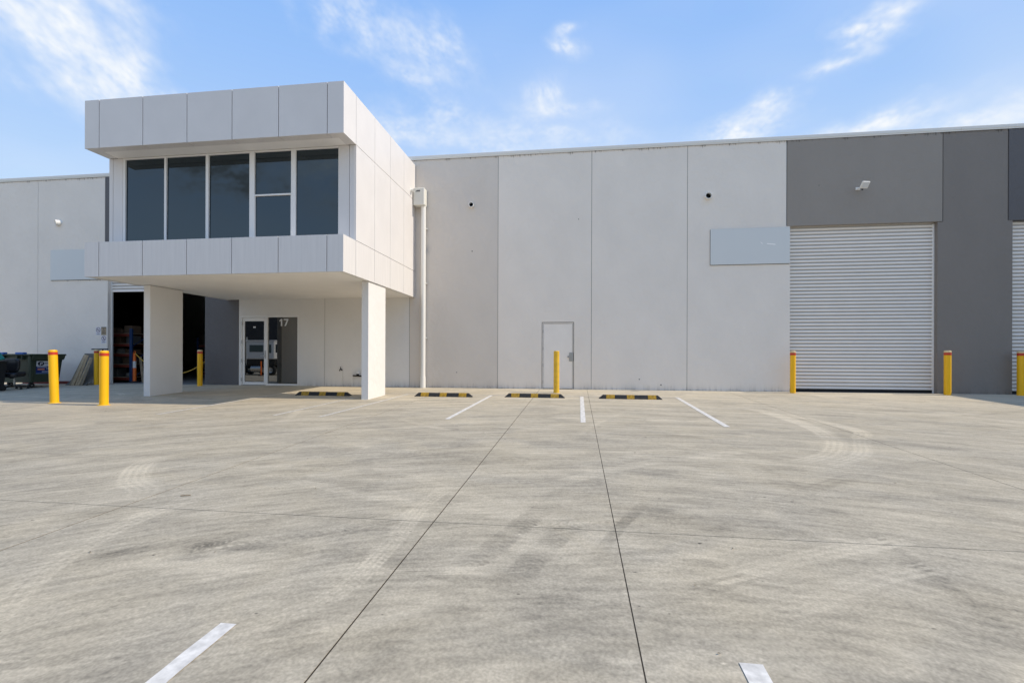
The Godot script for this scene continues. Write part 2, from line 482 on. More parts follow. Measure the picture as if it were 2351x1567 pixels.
class Bake:
	var w: int
	var h: int
	var x0: float
	var z0: float
	var sx: float
	var sz: float
	var marks: PackedFloat32Array
	var rows: Array[PackedByteArray] = []
	var n1: FastNoiseLite
	var n2: FastNoiseLite
	var n3: FastNoiseLite
	var n4: FastNoiseLite
	func _init(W: int, H: int, X0: float, Z0: float, SX: float, SZ: float) -> void:
		w = W
		h = H
		x0 = X0
		z0 = Z0
		sx = SX
		sz = SZ
		marks.resize(W * H)
		rows.resize(H)
		n1 = _n(1, 0.55, 4)
		n2 = _n(2, 3.0, 5)
		n3 = _n(3, 22.0, 4)
		n4 = _n(4, 0.9, 5)
	func _n(s: int, f: float, o: int) -> FastNoiseLite:
		var n := FastNoiseLite.new()
		n.seed = 70 + s
		n.noise_type = FastNoiseLite.TYPE_SIMPLEX_SMOOTH
		n.frequency = f
		n.fractal_octaves = o
		return n
	# a tyre mark along a polyline, with tread ribs
	func stroke(pts: PackedVector2Array, width: float, amp: float, ribs: int, rough := 0.5, lug := 0.0) -> void:
		var c := Curve2D.new()
		for k in pts.size():
			var t := (pts[mini(k + 1, pts.size() - 1)] - pts[maxi(k - 1, 0)]) / 6.0
			c.add_point(pts[k], -t, t)
		c.bake_interval = 0.02
		var length := c.get_baked_length()
		var step := 0.8 * minf(sx / w, sz / h)
		var ns := int(length / step)
		var nw := int(width / step)
		for i in ns:
			var s := i * step
			var p := c.sample_baked(s)
			var q := c.sample_baked(minf(s + 0.02, length))
			var d := (q - p).normalized()
			if d == Vector2.ZERO: continue
			var nn := Vector2(-d.y, d.x)
			var fade := clampf(minf(s, length - s) / (0.25 * length), 0.0, 1.0)
			var patchy := clampf(0.75 + rough * 1.6 * n4.get_noise_2d(p.x * 1.3 + 40.0, p.y * 1.3), 0.0, 1.3)
			for j in nw:
				var a := (j + 0.5) / nw
				var e := sin(a * PI)
				var pr := 1.0
				if ribs > 0:
					pr = 0.50 + 0.50 * clampf(0.5 + 0.9 * sin(a * TAU * ribs), 0.0, 1.0)
				if lug > 0.0:
					pr *= 0.55 + 0.45 * clampf(0.5 + 1.2 * sin((s + absf(a - 0.5) * 0.12) / lug * TAU), 0.0, 1.0)
				var pos := p + nn * (a - 0.5) * width
				var ix := int((pos.x - x0) / sx * w)
				var iz := int((pos.y - z0) / sz * h)
				if ix < 0 or iz < 0 or ix >= w or iz >= h: continue
				var v := amp * fade * patchy * pr * minf(1.0, e * 2.0)
				var at := iz * w + ix
				if absf(v) > absf(marks[at]): marks[at] = v
	func blob(c: Vector2, r: Vector2, turn: float, amp: float) -> void:
		var R := maxf(r.x, r.y) * 2.2
		for iz in range(maxi(0, int((c.y - R - z0) / sz * h)), mini(h, int((c.y + R - z0) / sz * h))):
			for ix in range(maxi(0, int((c.x - R - x0) / sx * w)), mini(w, int((c.x + R - x0) / sx * w))):
				var p := (Vector2(x0 + (ix + 0.5) / w * sx, z0 + (iz + 0.5) / h * sz) - c).rotated(-turn)
				var n := n2.get_noise_2d(p.x + c.x * 3.0, p.y + c.y)
				var q := Vector2(p.x / r.x, p.y / r.y).length() + n * 0.7
				if q < 1.0:
					var at := iz * w + ix
					marks[at] += amp * (1.0 - q) * (0.6 + 0.9 * absf(n3.get_noise_2d(p.x, p.y)) * 2.0)
	func row(j: int) -> void:
		var out := PackedByteArray()
		out.resize(w * 3)
		var z := z0 + (j + 0.5) / h * sz
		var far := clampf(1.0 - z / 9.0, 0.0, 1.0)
		for i in w:
			var x := x0 + (i + 0.5) / w * sx
			var a := n1.get_noise_2d(x, z)
			# wheels swing round in wide arcs here, and the wear follows them
			var dx := x - 0.6
			var dz := z - 17.5
			var rr := sqrt(dx * dx + dz * dz)
			var aa := atan2(dx, -dz) * 8.0
			var b := n2.get_noise_2d(aa * 0.22 + a * 0.25, rr * 0.8 + 0.12 * a)
			var c := n3.get_noise_2d(aa * 0.55, rr)
			var scr := n3.get_noise_2d(aa * 0.06 + 50.0, rr * 0.55 + 0.06 * a)
			var e := n4.get_noise_2d(x * 0.5 + 90.0, z * 1.1 + a)
			var worn := clampf((e - 0.05) * 3.0, 0.0, 1.0)
			var net := clampf(1.0 - absf(n3.get_noise_2d(x * 0.45 + 7.0, z * 0.45)) * 9.0, 0.0, 1.0)
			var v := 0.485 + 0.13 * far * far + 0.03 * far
			# worn, darker patches with a crazed edge, and pale dust between them
			v *= 1.0 + 0.08 * a + 0.23 * b + 0.18 * c + 0.25 * scr - 0.09 * worn + 0.14 * worn * net + 1.35 * marks[j * w + i]
			# fine pits
			if c < -0.5 and b < 0.0: v *= 0.88
			var cool := clampf(e * 0.9 + 0.15, -0.5, 0.6)
			var r := v * (1.035 - 0.02 * cool)
			var g := v * 0.893
			var bl := v * (0.658 + 0.03 * cool)
			out[i * 3] = int(clampf(_s(r), 0, 1) * 255.0)
			out[i * 3 + 1] = int(clampf(_s(g), 0, 1) * 255.0)
			out[i * 3 + 2] = int(clampf(_s(bl), 0, 1) * 255.0)
		rows[j] = out
	func _s(l: float) -> float:
		return 1.055 * pow(maxf(l, 0.0), 1.0 / 2.4) - 0.055
	func specks(count: int, seed_: int) -> void:
		var rng := RandomNumberGenerator.new()
		rng.seed = seed_
		for k in count:
			var cx := rng.randi_range(3, w - 4)
			var cz := rng.randi_range(3, h - 4)
			var s := 1 if rng.randf() < 0.8 else 2
			var amp := -0.55 if rng.randf() < 0.8 else 0.35
			for dz in s:
				for dx in s + rng.randi_range(0, 1):
					marks[(cz + dz) * w + cx + dx] = amp
	func texture() -> ImageTexture:
		var t := WorkerThreadPool.add_group_task(row, h)
		WorkerThreadPool.wait_for_group_task_completion(t)
		var bytes := PackedByteArray()
		for r in rows:
			bytes.append_array(r)
		return ImageTexture.create_from_image(Image.create_from_data(w, h, false, Image.FORMAT_RGB8, bytes))

func yard_mat(key: String, tex: Texture2D) -> StandardMaterial3D:
	var m := mat(key, Color.WHITE, 0.82, 0.4)
	m.albedo_texture = tex
	m.texture_repeat = true
	m.detail_enabled = true
	m.detail_blend_mode = BaseMaterial3D.BLEND_MODE_MUL
	m.detail_uv_layer = BaseMaterial3D.DETAIL_UV_2
	if not M.has("tex_fine"):
		M["tex_fine"] = noise_tex(1024, 0.07, 0.83, 1.0, 51, 5)
	m.detail_albedo = M["tex_fine"]
	return m

func random_marks(b: Bake, count: int, seed_: int, area: Rect2) -> void:
	var rng := RandomNumberGenerator.new()
	rng.seed = seed_
	for k in count:
		var r := rng.randf_range(4.0, 16.0)
		var c := area.position + Vector2(rng.randf() * area.size.x, rng.randf() * area.size.y)
		var ang := rng.randf_range(0, TAU)
		var dir := Vector2(cos(ang), sin(ang) * 0.45).normalized()
		var side := Vector2(-dir.y, dir.x) * (1.0 if rng.randf() < 0.5 else -1.0)
		var pts := PackedVector2Array()
		var len_ := rng.randf_range(1.5, 6.0)
		for q in 9:
			var s := (q / 8.0 - 0.5) * len_
			pts.append(c + dir * s + side * (s * s / (2.0 * r)))
		var light := rng.randf() < 0.62
		b.stroke(pts, rng.randf_range(0.12, 0.26), rng.randf_range(0.05, 0.12) * (1.0 if light else -1.0), rng.randi_range(0, 5), 0.7, 0.0 if rng.randf() < 0.6 else 0.07)

func build_yard() -> void:
	var near := Bake.new(2048, 1024, -10.6, 7.45, 18.4, 8.2)
	random_marks(near, 64, 3, Rect2(-7.5, 8.0, 13.5, 7.0))
	near.stroke(V2([-5.27, 9.64, -5.25, 10.1, -4.75, 10.75, -4.29, 11.05, -4.08, 11.37]), 0.34, 0.28, 5, 0.2)
	near.stroke(V2([-2.7, 13.6, -3.16, 13.1, -3.42, 12.67, -3.58, 12.21, -3.66, 11.6, -3.5, 10.9]), 0.26, 0.24, 4, 0.15, 0.06)
	near.stroke(V2([-2.0, 13.2, -1.62, 12.98, -1.39, 12.62, -1.36, 11.98, -1.38, 11.0, -1.2, 10.2]), 0.21, 0.27, 5, 0.15, 0.05)
	near.stroke(V2([3.95, 7.2, 3.7, 7.83, 3.23, 8.57, 2.5, 9.15]), 0.32, 0.28, 4, 0.2, 0.05)
	near.stroke(V2([4.4, 7.2, 4.15, 7.6, 3.65, 8.51, 2.8, 9.25]), 0.26, 0.26, 4, 0.2, 0.05)
	near.stroke(V2([0.4, 12.3, 0.9, 12.18, 1.5, 11.85, 2.2, 11.5, 2.9, 11.2]), 0.22, 0.18, 3, 0.3)
	near.stroke(V2([0.5, 12.7, 1.2, 12.5, 1.8, 12.1, 2.5, 11.8, 3.2, 11.6]), 0.2, 0.17, 3, 0.3)
	near.stroke(V2([-2.85, 12.4, -2.62, 12.04, -2.48, 11.61, -2.2, 11.3]), 0.24, -0.16, 0, 0.6, 0.04)
	near.blob(Vector2(-3.2, 12.35), Vector2(0.20, 0.26), 0.4, -0.20)
	near.blob(Vector2(-2.7, 12.25), Vector2(0.2, 0.16), 0.5, -0.20)
	near.stroke(V2([-0.75, 12.35, -0.6, 11.95, -0.35, 11.2, -0.12, 10.5]), 0.24, -0.17, 0, 0.8, 0.05)
	near.stroke(V2([-0.45, 12.75, -0.33, 12.2, -0.15, 11.7, 0.02, 11.3]), 0.24, -0.16, 0, 0.8, 0.05)
	near.stroke(V2([0.3, 11.95, 0.7, 11.9, 1.0, 11.86]), 0.09, 0.22, 0, 0.3, 0.03)
	near.stroke(V2([-1.0, 9.9, -0.2, 9.75, 0.4, 9.7]), 0.1, 0.22, 0, 0.3, 0.09)
	near.blob(Vector2(0.75, 11.2), Vector2(0.7, 0.35), 0.2, -0.16)
	near.blob(Vector2(-1.4, 9.3), Vector2(0.8, 0.7), 0.2, -0.12)
	near.blob(Vector2(2.3, 12.4), Vector2(0.7, 0.4), -0.4, -0.10)
	near.specks(260, 6)
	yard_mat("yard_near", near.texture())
	var far := Bake.new(2048, 768, -30.0, -0.3, 50.0, 7.75)
	random_marks(far, 70, 8, Rect2(-20, 3.0, 32, 4.6))
	far.stroke(V2([3.6, 3.6, 3.93, 4.49, 4.04, 6.11, 3.91, 7.15, 3.7, 7.83]), 0.34, 0.3, 4, 0.1)
	far.stroke(V2([4.2, 4.6, 4.64, 6.47, 4.3, 7.3, 4.1, 7.78]), 0.28, 0.28, 4, 0.1)
	far.stroke(V2([-1.0, 2.4, -0.8, 3.5, -0.9, 5.0]), 0.4, -0.06, 0, 0.6)
	far.specks(300, 9)
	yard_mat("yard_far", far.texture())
	var rest := Bake.new(512, 512, 100.0, 100.0, 8.0, 8.0)
	yard_mat("yard_rest", rest.texture())
	var yard := Node3D.new()
	place(yard, "yard_pavement")
	yard.set_meta("kind", "structure")
	# a sheet of dark joint filler lies 2 mm under the slabs
	var st := start()
	for k in [[-0.0, 26.0], [26.0, 60.0]]:
		poly(st, [Vector3(-60, gy(k[0]) - 0.0022, k[0]), Vector3(60, gy(k[0]) - 0.0022, k[0]), Vector3(60, gy(k[1]) - 0.0022, k[1]), Vector3(-60, gy(k[1]) - 0.0022, k[1])], Vector3.UP)
	obj("joint_filler", st, mat("joint_filler", lin(0.06, 0.05, 0.038), 0.9, 0.2), yard)
	var xs := [-60.0, -44.0, -34.0, -28.0, -22.0, -16.0, -10.0, -4.06, -1.17, 0.30, 4.42, 10.0, 16.0, 22.0, 30.0, 44.0, 60.0]
	var gaps := {-1.17: 0.010, 0.30: 0.0075, -4.06: 0.011, 4.42: 0.010}
	var cross := {11.51: 0.0075, 7.45: 0.006}
	var zs := [0.0, 3.62, 7.45, 11.51, 15.6, 20.8, 26.0, 36.0, 48.0, 60.0]
	for j in zs.size() - 1:
		for i in xs.size() - 1:
			var xa: float = xs[i] + 0.5 * gaps.get(xs[i], 0.003)
			var xb: float = xs[i + 1] - 0.5 * gaps.get(xs[i + 1], 0.003)
			var za: float = zs[j] + (0.5 * cross.get(zs[j], 0.003) if j > 0 else 0.0)
			var zb: float = zs[j + 1] - 0.5 * cross.get(zs[j + 1], 0.003)
			var key := "yard_rest"
			var b: Bake = rest
			if zs[j] < 7.4 and xs[i] >= -30.0 and xs[i + 1] <= 20.0:
				key = "yard_far"
				b = far
			elif zs[j] > 7.4 and zs[j] < 15.0 and xs[i] >= -10.5 and xs[i + 1] <= 7.8:
				key = "yard_near"
				b = near
			elif zs[j] > 7.4 and zs[j] < 15.0 and xs[i] == 4.42:
				key = "yard_near"
				b = near
			obj("concrete_slab", slab(xa, xb, za, zb, b), M[key], yard)
	# painted bay lines, 4 mm above the slabs
	for l in [[-8.45, 2.05, -8.555, 6.5, 0.09, "line_faded"], [-5.85, 2.05, -6.085, 6.32, 0.08, "line_faded"], [-4.77, 2.13, -5.06, 6.39, 0.09, "line_faded"], [-2.365, 2.13, -2.482, 6.33, 0.09, "line_white"], [0.12, 2.02, 0.108, 6.38, 0.095, "line_white"], [2.632, 1.95, 2.59, 6.53, 0.10, "line_white"], [-1.81, 13.05, -1.79, 17.2, 0.094, "line_white"], [0.792, 13.02, 0.775, 17.2, 0.105, "line_white"]]:
		painted(yard, Vector2(l[0], l[1]), Vector2(l[2], l[3]), l[4], M[l[5]])
	painted(yard, Vector2(-8.5, 2.09), Vector2(2.68, 2.05), 0.07, M.line_faded)

func slab(xa: float, xb: float, za: float, zb: float, b: Bake) -> SurfaceTool:
	var st := start()
	var c := [Vector3(xa, gy(za), za), Vector3(xb, gy(za), za), Vector3(xb, gy(zb), zb), Vector3(xa, gy(zb), zb)]
	ground_uv = true
	var uv := []
	for p in c:
		uv.append(Vector2((p.x - b.x0) / b.sx, (p.z - b.z0) / b.sz))
	poly(st, c, Vector3.UP, uv)
	for k in 4:
		var p: Vector3 = c[k]
		var q: Vector3 = c[(k + 1) % 4]
		var mid: Vector3 = (p + q) * 0.5 - (c[0] + c[2]) * 0.5
		poly(st, [p, q, q + Vector3.DOWN * 0.006, p + Vector3.DOWN * 0.006], Vector3(mid.x, 0, mid.z), [uv[k], uv[(k + 1) % 4], uv[(k + 1) % 4], uv[k]])
	ground_uv = false
	return st

func painted(yard: Node3D, a: Vector2, b: Vector2, width: float, m: Material) -> void:
	var st := start()
	var d := (b - a).normalized()
	var n := Vector2(-d.y, d.x) * width * 0.5
	var rng := RandomNumberGenerator.new()
	rng.seed = int(a.x * 100.0) + 7
	var parts := maxi(6, int(a.distance_to(b) / 0.12))
	var left := []
	for k in parts + 1:
		var p := a.lerp(b, k / float(parts))
		var w0 := n * rng.randf_range(0.93, 1.04)
		var w1 := n * rng.randf_range(0.93, 1.04)
		left.append([p + w0, p - w1])
	for k in parts:
		var q := []
		for p in [left[k][0], left[k][1], left[k + 1][1], left[k + 1][0]]:
			q.append(Vector3(p.x, gy(p.y) + 0.004, p.y))
		poly(st, q, Vector3.UP)
	obj("painted_line", st, m, yard)

# ------------------------------------------------------------------ warehouse
func alpha_mat(key: String, im: Image) -> StandardMaterial3D:
	var m := mat(key, Color.WHITE, 0.9, 0.2)
	m.albedo_texture = ImageTexture.create_from_image(im)
	m.transparency = BaseMaterial3D.TRANSPARENCY_ALPHA
	m.texture_repeat = true
	return m

func dirt_images() -> void:
	var n := FastNoiseLite.new()
	n.seed = 41
	n.frequency = 0.05
	n.fractal_octaves = 3
	var w := 1024
	var h := 96
	var im := Image.create(w, h, false, Image.FORMAT_RGBA8)
	var base := Image.create(w, h, false, Image.FORMAT_RGBA8)
	for x in w:
		var seam := minf(1.0, minf(x, w - 1 - x) / 40.0)
		var clump := clampf(0.2 + 1.3 * n.get_noise_2d(x * 0.35, 5.0), 0.0, 1.0) * seam
		var tooth := clampf(n.get_noise_2d(x * 2.6, 60.0) * 2.2 + 0.15, 0.0, 1.0)
		var length := (0.16 + 0.40 * tooth * clump + 0.6 * clampf(n.get_noise_2d(x * 3.1, 90.0) * 2.5 - 0.9, 0.0, 1.0)) * h
		var splash := clampf(0.35 + 1.1 * n.get_noise_2d(x * 0.5, 200.0), 0.05, 1.0) * seam
		for y in h:
			var a := clampf(1.0 - y / maxf(length, 1.0), 0.0, 1.0)
			var spot := clampf(n.get_noise_2d(x * 2.0, y * 3.0 + 300.0) * 3.0 + 0.2, 0.0, 1.0)
			im.set_pixel(x, y, Color(0.13, 0.12, 0.10, clampf(pow(a, 0.5) * (0.25 + 1.0 * tooth * clump) * (0.5 + 0.7 * spot), 0.0, 0.92)))
			var up := (h - 1.0 - y) / h
			var sp := clampf(n.get_noise_2d(x * 1.2, y * 2.0 + 700.0) * 1.6 + 0.5, 0.0, 1.0)
			base.set_pixel(x, y, Color(0.30, 0.25, 0.19, clampf(exp(-up * 5.0) * 0.42 * splash * (0.3 + 0.7 * sp), 0.0, 0.6)))
	alpha_mat("dirt_drips", im)
	alpha_mat("dirt_splash", base)

func strip(parent: Node, called: String, x0: float, x1: float, y0: float, y1: float, z: float, m: Material, tile: float) -> void:
	var st := start()
	poly(st, [Vector3(x0, y1, z), Vector3(x1, y1, z), Vector3(x1, y0, z), Vector3(x0, y0, z)], Vector3(0, 0, 1), [Vector2(x0 / tile, 0.005), Vector2(x1 / tile, 0.005), Vector2(x1 / tile, 0.995), Vector2(x0 / tile, 0.995)])
	obj(called, st, m, parent)

func curtain(x0: float, x1: float, y0: float, y1: float, z: float, pitch: float, grooves := false) -> SurfaceTool:
	var st := start()
	# one rib: a broad flat crown, then two narrow grooves with a small bead between
	var prof := [[0.0, -0.012], [0.005, 0.018], [0.030, 0.024], [0.056, 0.018], [0.061, -0.013], [0.074, -0.015], [0.080, -0.001], [0.087, -0.001], [0.093, -0.015], [0.105, -0.012]]
	var y := y1
	while y > y0 + 0.004:
		for k in prof.size() - 1:
			var ya: float = y - prof[k][0] / 0.105 * pitch
			var yb: float = y - prof[k + 1][0] / 0.105 * pitch
			if ya <= y0: break
			if (k >= 4) != grooves: continue
			yb = maxf(yb, y0)
			poly(st, [Vector3(x0, ya, z + prof[k][1]), Vector3(x1, ya, z + prof[k][1]), Vector3(x1, yb, z + prof[k + 1][1]), Vector3(x0, yb, z + prof[k + 1][1])], Vector3(0, 0.2, 1))
		y -= pitch
	if grooves: return st
	poly(st, [Vector3(x0, y1, z - 0.02), Vector3(x1, y1, z - 0.02), Vector3(x1, y0, z - 0.02), Vector3(x0, y0, z - 0.02)], Vector3(0, 0, -1))
	return st

func build_warehouse() -> void:
	dirt_images()
	var at := Vector3(0, 0, -10)
	var b := thing("warehouse", "long pale grey concrete panel warehouse with roller doors behind the yard", "warehouse", at)
	X = Transform3D(Basis(), -at)
	var T := -0.18
	var TOP := 7.475
	var g := 0.007
	# our unit's wall panels
	var w1 := obj("wall_panel", prism(V2([-5.505 + g, -0.05, -2.549 - g, -0.05, -2.549 - g, TOP, -5.505 + g, TOP]), T, 0.0), M.wall_paint_warm, b)
	w1.set_meta("label", "darker warm grey wall panel beside the white downpipe")
	obj("wall_panel", prism(V2([-2.549 + g, -0.05, -1.13, -0.05, -1.13, 2.118, -0.112, 2.118, -0.112, -0.05, 0.428 - g, -0.05, 0.428 - g, TOP, -2.549 + g, TOP]), T, 0.0), M.wall_paint, b)
	obj("wall_panel", prism(V2([0.428 + g, -0.05, 3.32 - g, -0.05, 3.32 - g, TOP, 0.428 + g, TOP]), T, 0.0), M.wall_paint, b)
	obj("wall_panel", prism(V2([3.32 + g, -0.05, 6.262, -0.05, 6.262, 4.935, 6.150, 4.935, 6.150, TOP, 3.32 + g, TOP]), T, 0.0), M.wall_paint, b)
	# behind the office and the left unit
	obj("wall_panel", prism(V2([-11.669 + g, -0.05, -11.612, -0.05, -11.612, 2.412, -9.443, 2.412, -9.443, -0.05, -8.489 - g, -0.05, -8.489 - g, TOP, -11.669 + g, TOP]), T, 0.0), M.wall_paint_office, b)
	obj("wall_panel", prism(V2([-8.489 + g, -0.05, -5.505 - g, -0.05, -5.505 - g, TOP, -8.489 + g, TOP]), T, 0.0), M.wall_paint_office, b)
	obj("wall_panel", prism(V2([-19.806 + g, -0.05, -16.862, -0.05, -16.862, 4.92, -16.985, 4.92, -16.985, TOP, -19.806 + g, TOP]), T, 0.0), M.wall_paint, b)
	var xs := [-37.2, -34.3, -31.4, -28.5, -25.6, -22.7, -19.806]
	for k in xs.size() - 1:
		obj("wall_panel", box(Vector3(xs[k] + g, -0.05, T), Vector3(xs[k + 1] - g, TOP, 0.0)), M.wall_paint, b)
	# dark panels over and beside the roller doors
	var hd := obj("header_panel", box(Vector3(6.172, 4.925, T), Vector3(10.336, TOP, 0.012), 0.004), M.dark_paint, b)
	hd.set_meta("label", "dark grey panel over the closed roller door")
	obj("pillar_panel", prism(V2([10.222, -0.05, 12.121, -0.05, 12.121, 4.905, 11.996, 4.905, 11.996, TOP, 10.362, TOP, 10.362, 4.915, 10.222, 4.915]), T, 0.0), M.charcoal_paint, b)
	obj("header_panel", box(Vector3(12.020, 4.90, T), Vector3(16.2, TOP, 0.012), 0.004), M.slate_paint, b)
	obj("wall_panel", box(Vector3(16.09, -0.05, T), Vector3(18.9, 4.89, 0.0)), M.wall_paint, b)
	obj("wall_panel", box(Vector3(16.222, 4.90, T), Vector3(18.9, TOP, 0.0)), M.wall_paint, b)
	for k in 5:
		obj("wall_panel", box(Vector3(18.922 + k * 2.95, -0.05, T), Vector3(18.90 + (k + 1) * 2.95, TOP, 0.0)), M.wall_paint, b)
	obj("header_panel", box(Vector3(-16.965, 4.91, T), Vector3(-12.985, TOP, 0.012), 0.004), M.slate_paint, b)
	obj("pillar_panel", box(Vector3(-12.97, -0.05, T), Vector3(-11.669 - g, TOP, 0.0), 0.004), M.slate_paint, b)
	# sealant in the joints
	for x in [-5.505, -2.549, 0.428, 3.32, -8.489, -11.669, -19.806, -22.7, -25.6, -28.5]:
		obj("joint_sealant", box(Vector3(x - g - 0.004, 0.0, -0.1), Vector3(x + g + 0.004, TOP - 0.01, -0.010)), M.sealant, b)
	for r in [[6.146, 6.176, 4.94, 7.46], [10.33, 10.368, 4.92, 7.46], [11.99, 12.026, 4.91, 7.46], [-16.99, -16.96, 4.93, 7.46]]:
		obj("joint_sealant", box(Vector3(r[0], r[2], -0.1), Vector3(r[1], r[3], -0.016)), M.sealant, b)
	# white bead down the edge of the pale panel where the dark one starts
	obj("edge_trim", box(Vector3(6.138, 4.937, -0.004), Vector3(6.149, 7.46, 0.004)), M.frame_white, b)
	# parapet capping, in lengths
	for k in 12:
		var xa := -37.2 + k * 6.0
		var xb := minf(xa + 5.995, 33.6)
		obj("parapet_cap", prism_cap(xa, xb), M.cap_metal, b)
	for r in [[-37.0, -17.0], [-12.0, 33.0]]:
		strip(b, "dirt_streaks", r[0], r[1], 7.30, 7.472, 0.003 if r[0] < -20 else 0.0155, M.dirt_drips, 4.0)
	for r in [[-5.49, -1.14], [-0.10, 6.25], [-9.43, -5.52], [-22.0, -16.9], [10.24, 12.1]]:
		strip(b, "splash_stain", r[0], r[1], gy(0.0), 0.42, 0.003, M.dirt_splash, 3.1)
	# roller doors
	for r in [[6.262, 10.222, 0.012], [12.122, 16.09, 0.012], [-16.862, -12.97, 3.40]]:
		var rd := obj("roller_door", curtain(r[0], r[1], r[2], 4.98, -0.152, 0.105), M.roller, b)
		obj("rib_groove", curtain(r[0], r[1], r[2], 4.98, -0.152, 0.105, true), M.roller_groove_shade, rd)
	for r in [[6.262, 10.222, 0.0], [12.122, 16.09, 0.0], [-16.862, -12.97, 3.32]]:
		obj("bottom_rail", box(Vector3(r[0] + 0.02, r[2] + 0.002, -0.172), Vector3(r[1] - 0.02, r[2] + 0.085, -0.128), 0.006), M.gasket if r[2] < 1.0 else M.roller, b)
		for x in [r[0] + 0.001, r[1] - 0.046]:
			obj("door_guide", box(Vector3(x, -0.01, -0.176), Vector3(x + 0.045, 4.9, -0.12), 0.004), M.cap_metal if r[2] > 1.0 else M.frame_white, b)
	# side door in its frame
	var fr := start()
	add_box(fr, Vector3(-1.112, -0.005, -0.12), Vector3(-1.088, 2.10, -0.012), 0.003)
	add_box(fr, Vector3(-0.154, -0.005, -0.12), Vector3(-0.130, 2.10, -0.012), 0.003)
	add_box(fr, Vector3(-1.088, 2.076, -0.12), Vector3(-0.154, 2.10, -0.012), 0.003)
	obj("door_frame", fr, M.door_paint, b)
	var door := obj("door", box(Vector3(-1.080, 0.012, -0.066), Vector3(-0.164, 2.066, -0.024), 0.003), M.door_paint, b)
	door.set_meta("label", "plain pale grey side door with a steel lock")
	obj("door_shadow_gap", box(Vector3(-1.13, -0.02, -0.14), Vector3(-0.112, 2.118, -0.122)), M.gasket, b)
	obj("lock_plate", box(Vector3(-0.262, 0.875, -0.0235), Vector3(-0.130, 1.155, -0.006), 0.004), M.steel, door)
	var kn := start()
	add_cyl(kn, Vector3(-0.285, 1.02, -0.0235), Vector3(-0.285, 1.02, 0.03), 0.014, 0.014, 12)
	add_cyl(kn, Vector3(-0.285, 1.02, 0.03), Vector3(-0.285, 1.02, 0.065), 0.034, 0.028, 16)
	obj("handle", kn, M.steel, door)
	for y in [0.22, 0.75, 1.28, 1.82]:
		obj("hinge", cyl(Vector3(-1.086, y - 0.05, -0.010), Vector3(-1.086, y + 0.05, -0.010), 0.008, -1.0, 10), M.steel, door)
	for q in [[-3.40, 4.43, 0.022], [0.02, 5.35, 0.016], [7.05, 6.10, 0.018], [10.62, 5.6, 0.014], [1.9, 0.33, 0.02], [2.55, 0.16, 0.025], [11.2, 0.22, 0.02], [-3.9, 0.5, 0.018]]:
		var z := 0.0145 if q[0] > 6.2 and q[0] < 10.3 else 0.0025
		obj("wall_mark", cyl(Vector3(q[0], q[1], z - 0.002), Vector3(q[0], q[1], z), q[2], -1.0, 10), M.sealant, b)
	# roof and the walls that close the building
	obj("roof", prism_side_roof(), M.roof_metal, b)
	obj("rear_wall", box(Vector3(-37.2, -0.05, -24.2), Vector3(33.6, 7.4, -24.0)), M.wall_paint, b)
	for x in [-37.2, -11.9, 12.9, 33.4]:
		obj("end_wall", box(Vector3(x, -0.05, -24.0), Vector3(x + 0.2, 7.3, T - 0.001)), M.interior_dark, b)
	obj("floor_slab", box(Vector3(-37.0, -0.2, -23.99), Vector3(33.4, 0.0, T + 0.0)), M.floor_inside, b)
	for r in [[-16.862, -12.97], [6.262, 10.222], [12.122, 16.09]]:
		obj("door_sill", box(Vector3(r[0], -0.2, T), Vector3(r[1], -0.001, 0.0)), M.floor_inside, b)
	X = Transform3D.IDENTITY

func prism_cap(xa: float, xb: float) -> SurfaceTool:
	# a folded metal capping: top, front lip with a small step
	var st := start()
	add_box(st, Vector3(xa, 7.508, -0.24), Vector3(xb, 7.600, 0.036), 0.006)
	add_box(st, Vector3(xa, 7.474, 0.013), Vector3(xb, 7.507, 0.026))
	return st

func prism_side_roof() -> SurfaceTool:
	var st := start()
	poly_box(st, [Vector3(-37.2, 7.20, -0.19), Vector3(33.6, 7.20, -0.19), Vector3(33.6, 7.9, -12.0), Vector3(-37.2, 7.9, -12.0)], 0.12)
	poly_box(st, [Vector3(-37.2, 7.9, -12.0), Vector3(33.6, 7.9, -12.0), Vector3(33.6, 7.2, -24.3), Vector3(-37.2, 7.2, -24.3)], 0.12)
	return st

func poly_box(st: SurfaceTool, top: Array, t: float) -> void:
	var low := []
	for p in top:
		low.append(p + Vector3.DOWN * t)
	poly(st, top, Vector3.UP)
	poly(st, low, Vector3.DOWN)
	var c: Vector3 = (top[0] + top[1] + top[2] + top[3]) * 0.25
	for k in 4:
		var q: Vector3 = top[(k + 1) % 4]
		var mid: Vector3 = (top[k] + q) * 0.5 - c
		poly(st, [top[k], q, low[(k + 1) % 4], low[k]], Vector3(mid.x, 0, mid.z))

# ------------------------------------------------------------------ office block
const FX := [-12.10, -11.695, -10.487, -9.295, -8.112, -6.923, -5.714, -5.315]
const SZ := [4.94, 4.306, 3.219, 2.147, 1.064, 0.004]

func band(o: Node, y0: float, y1: float, m: Material) -> void:
	var g := 0.0085
	var t := 0.03
	# front panels; the two at the corners fold round to the sides
	for k in range(1, 6):
		obj("cladding_panel", box(Vector3(FX[k] + g, y0, 4.94 - t), Vector3(FX[k + 1] - g, y1, 4.94), 0.002), m, o)
	obj("cladding_panel", prism_up(V2([FX[6] + g, 4.94, FX[7], 4.94, FX[7], SZ[1] + g, FX[7] - t, SZ[1] + g, FX[7] - t, 4.94 - t, FX[6] + g, 4.94 - t]), y0, y1), m, o)
	obj("cladding_panel", prism_up(V2([FX[1] - g, 4.94, FX[0], 4.94, FX[0], SZ[1] + g, FX[0] + t, SZ[1] + g, FX[0] + t, 4.94 - t, FX[1] - g, 4.94 - t]), y0, y1), m, o)
	side(o, y0, y1, m)

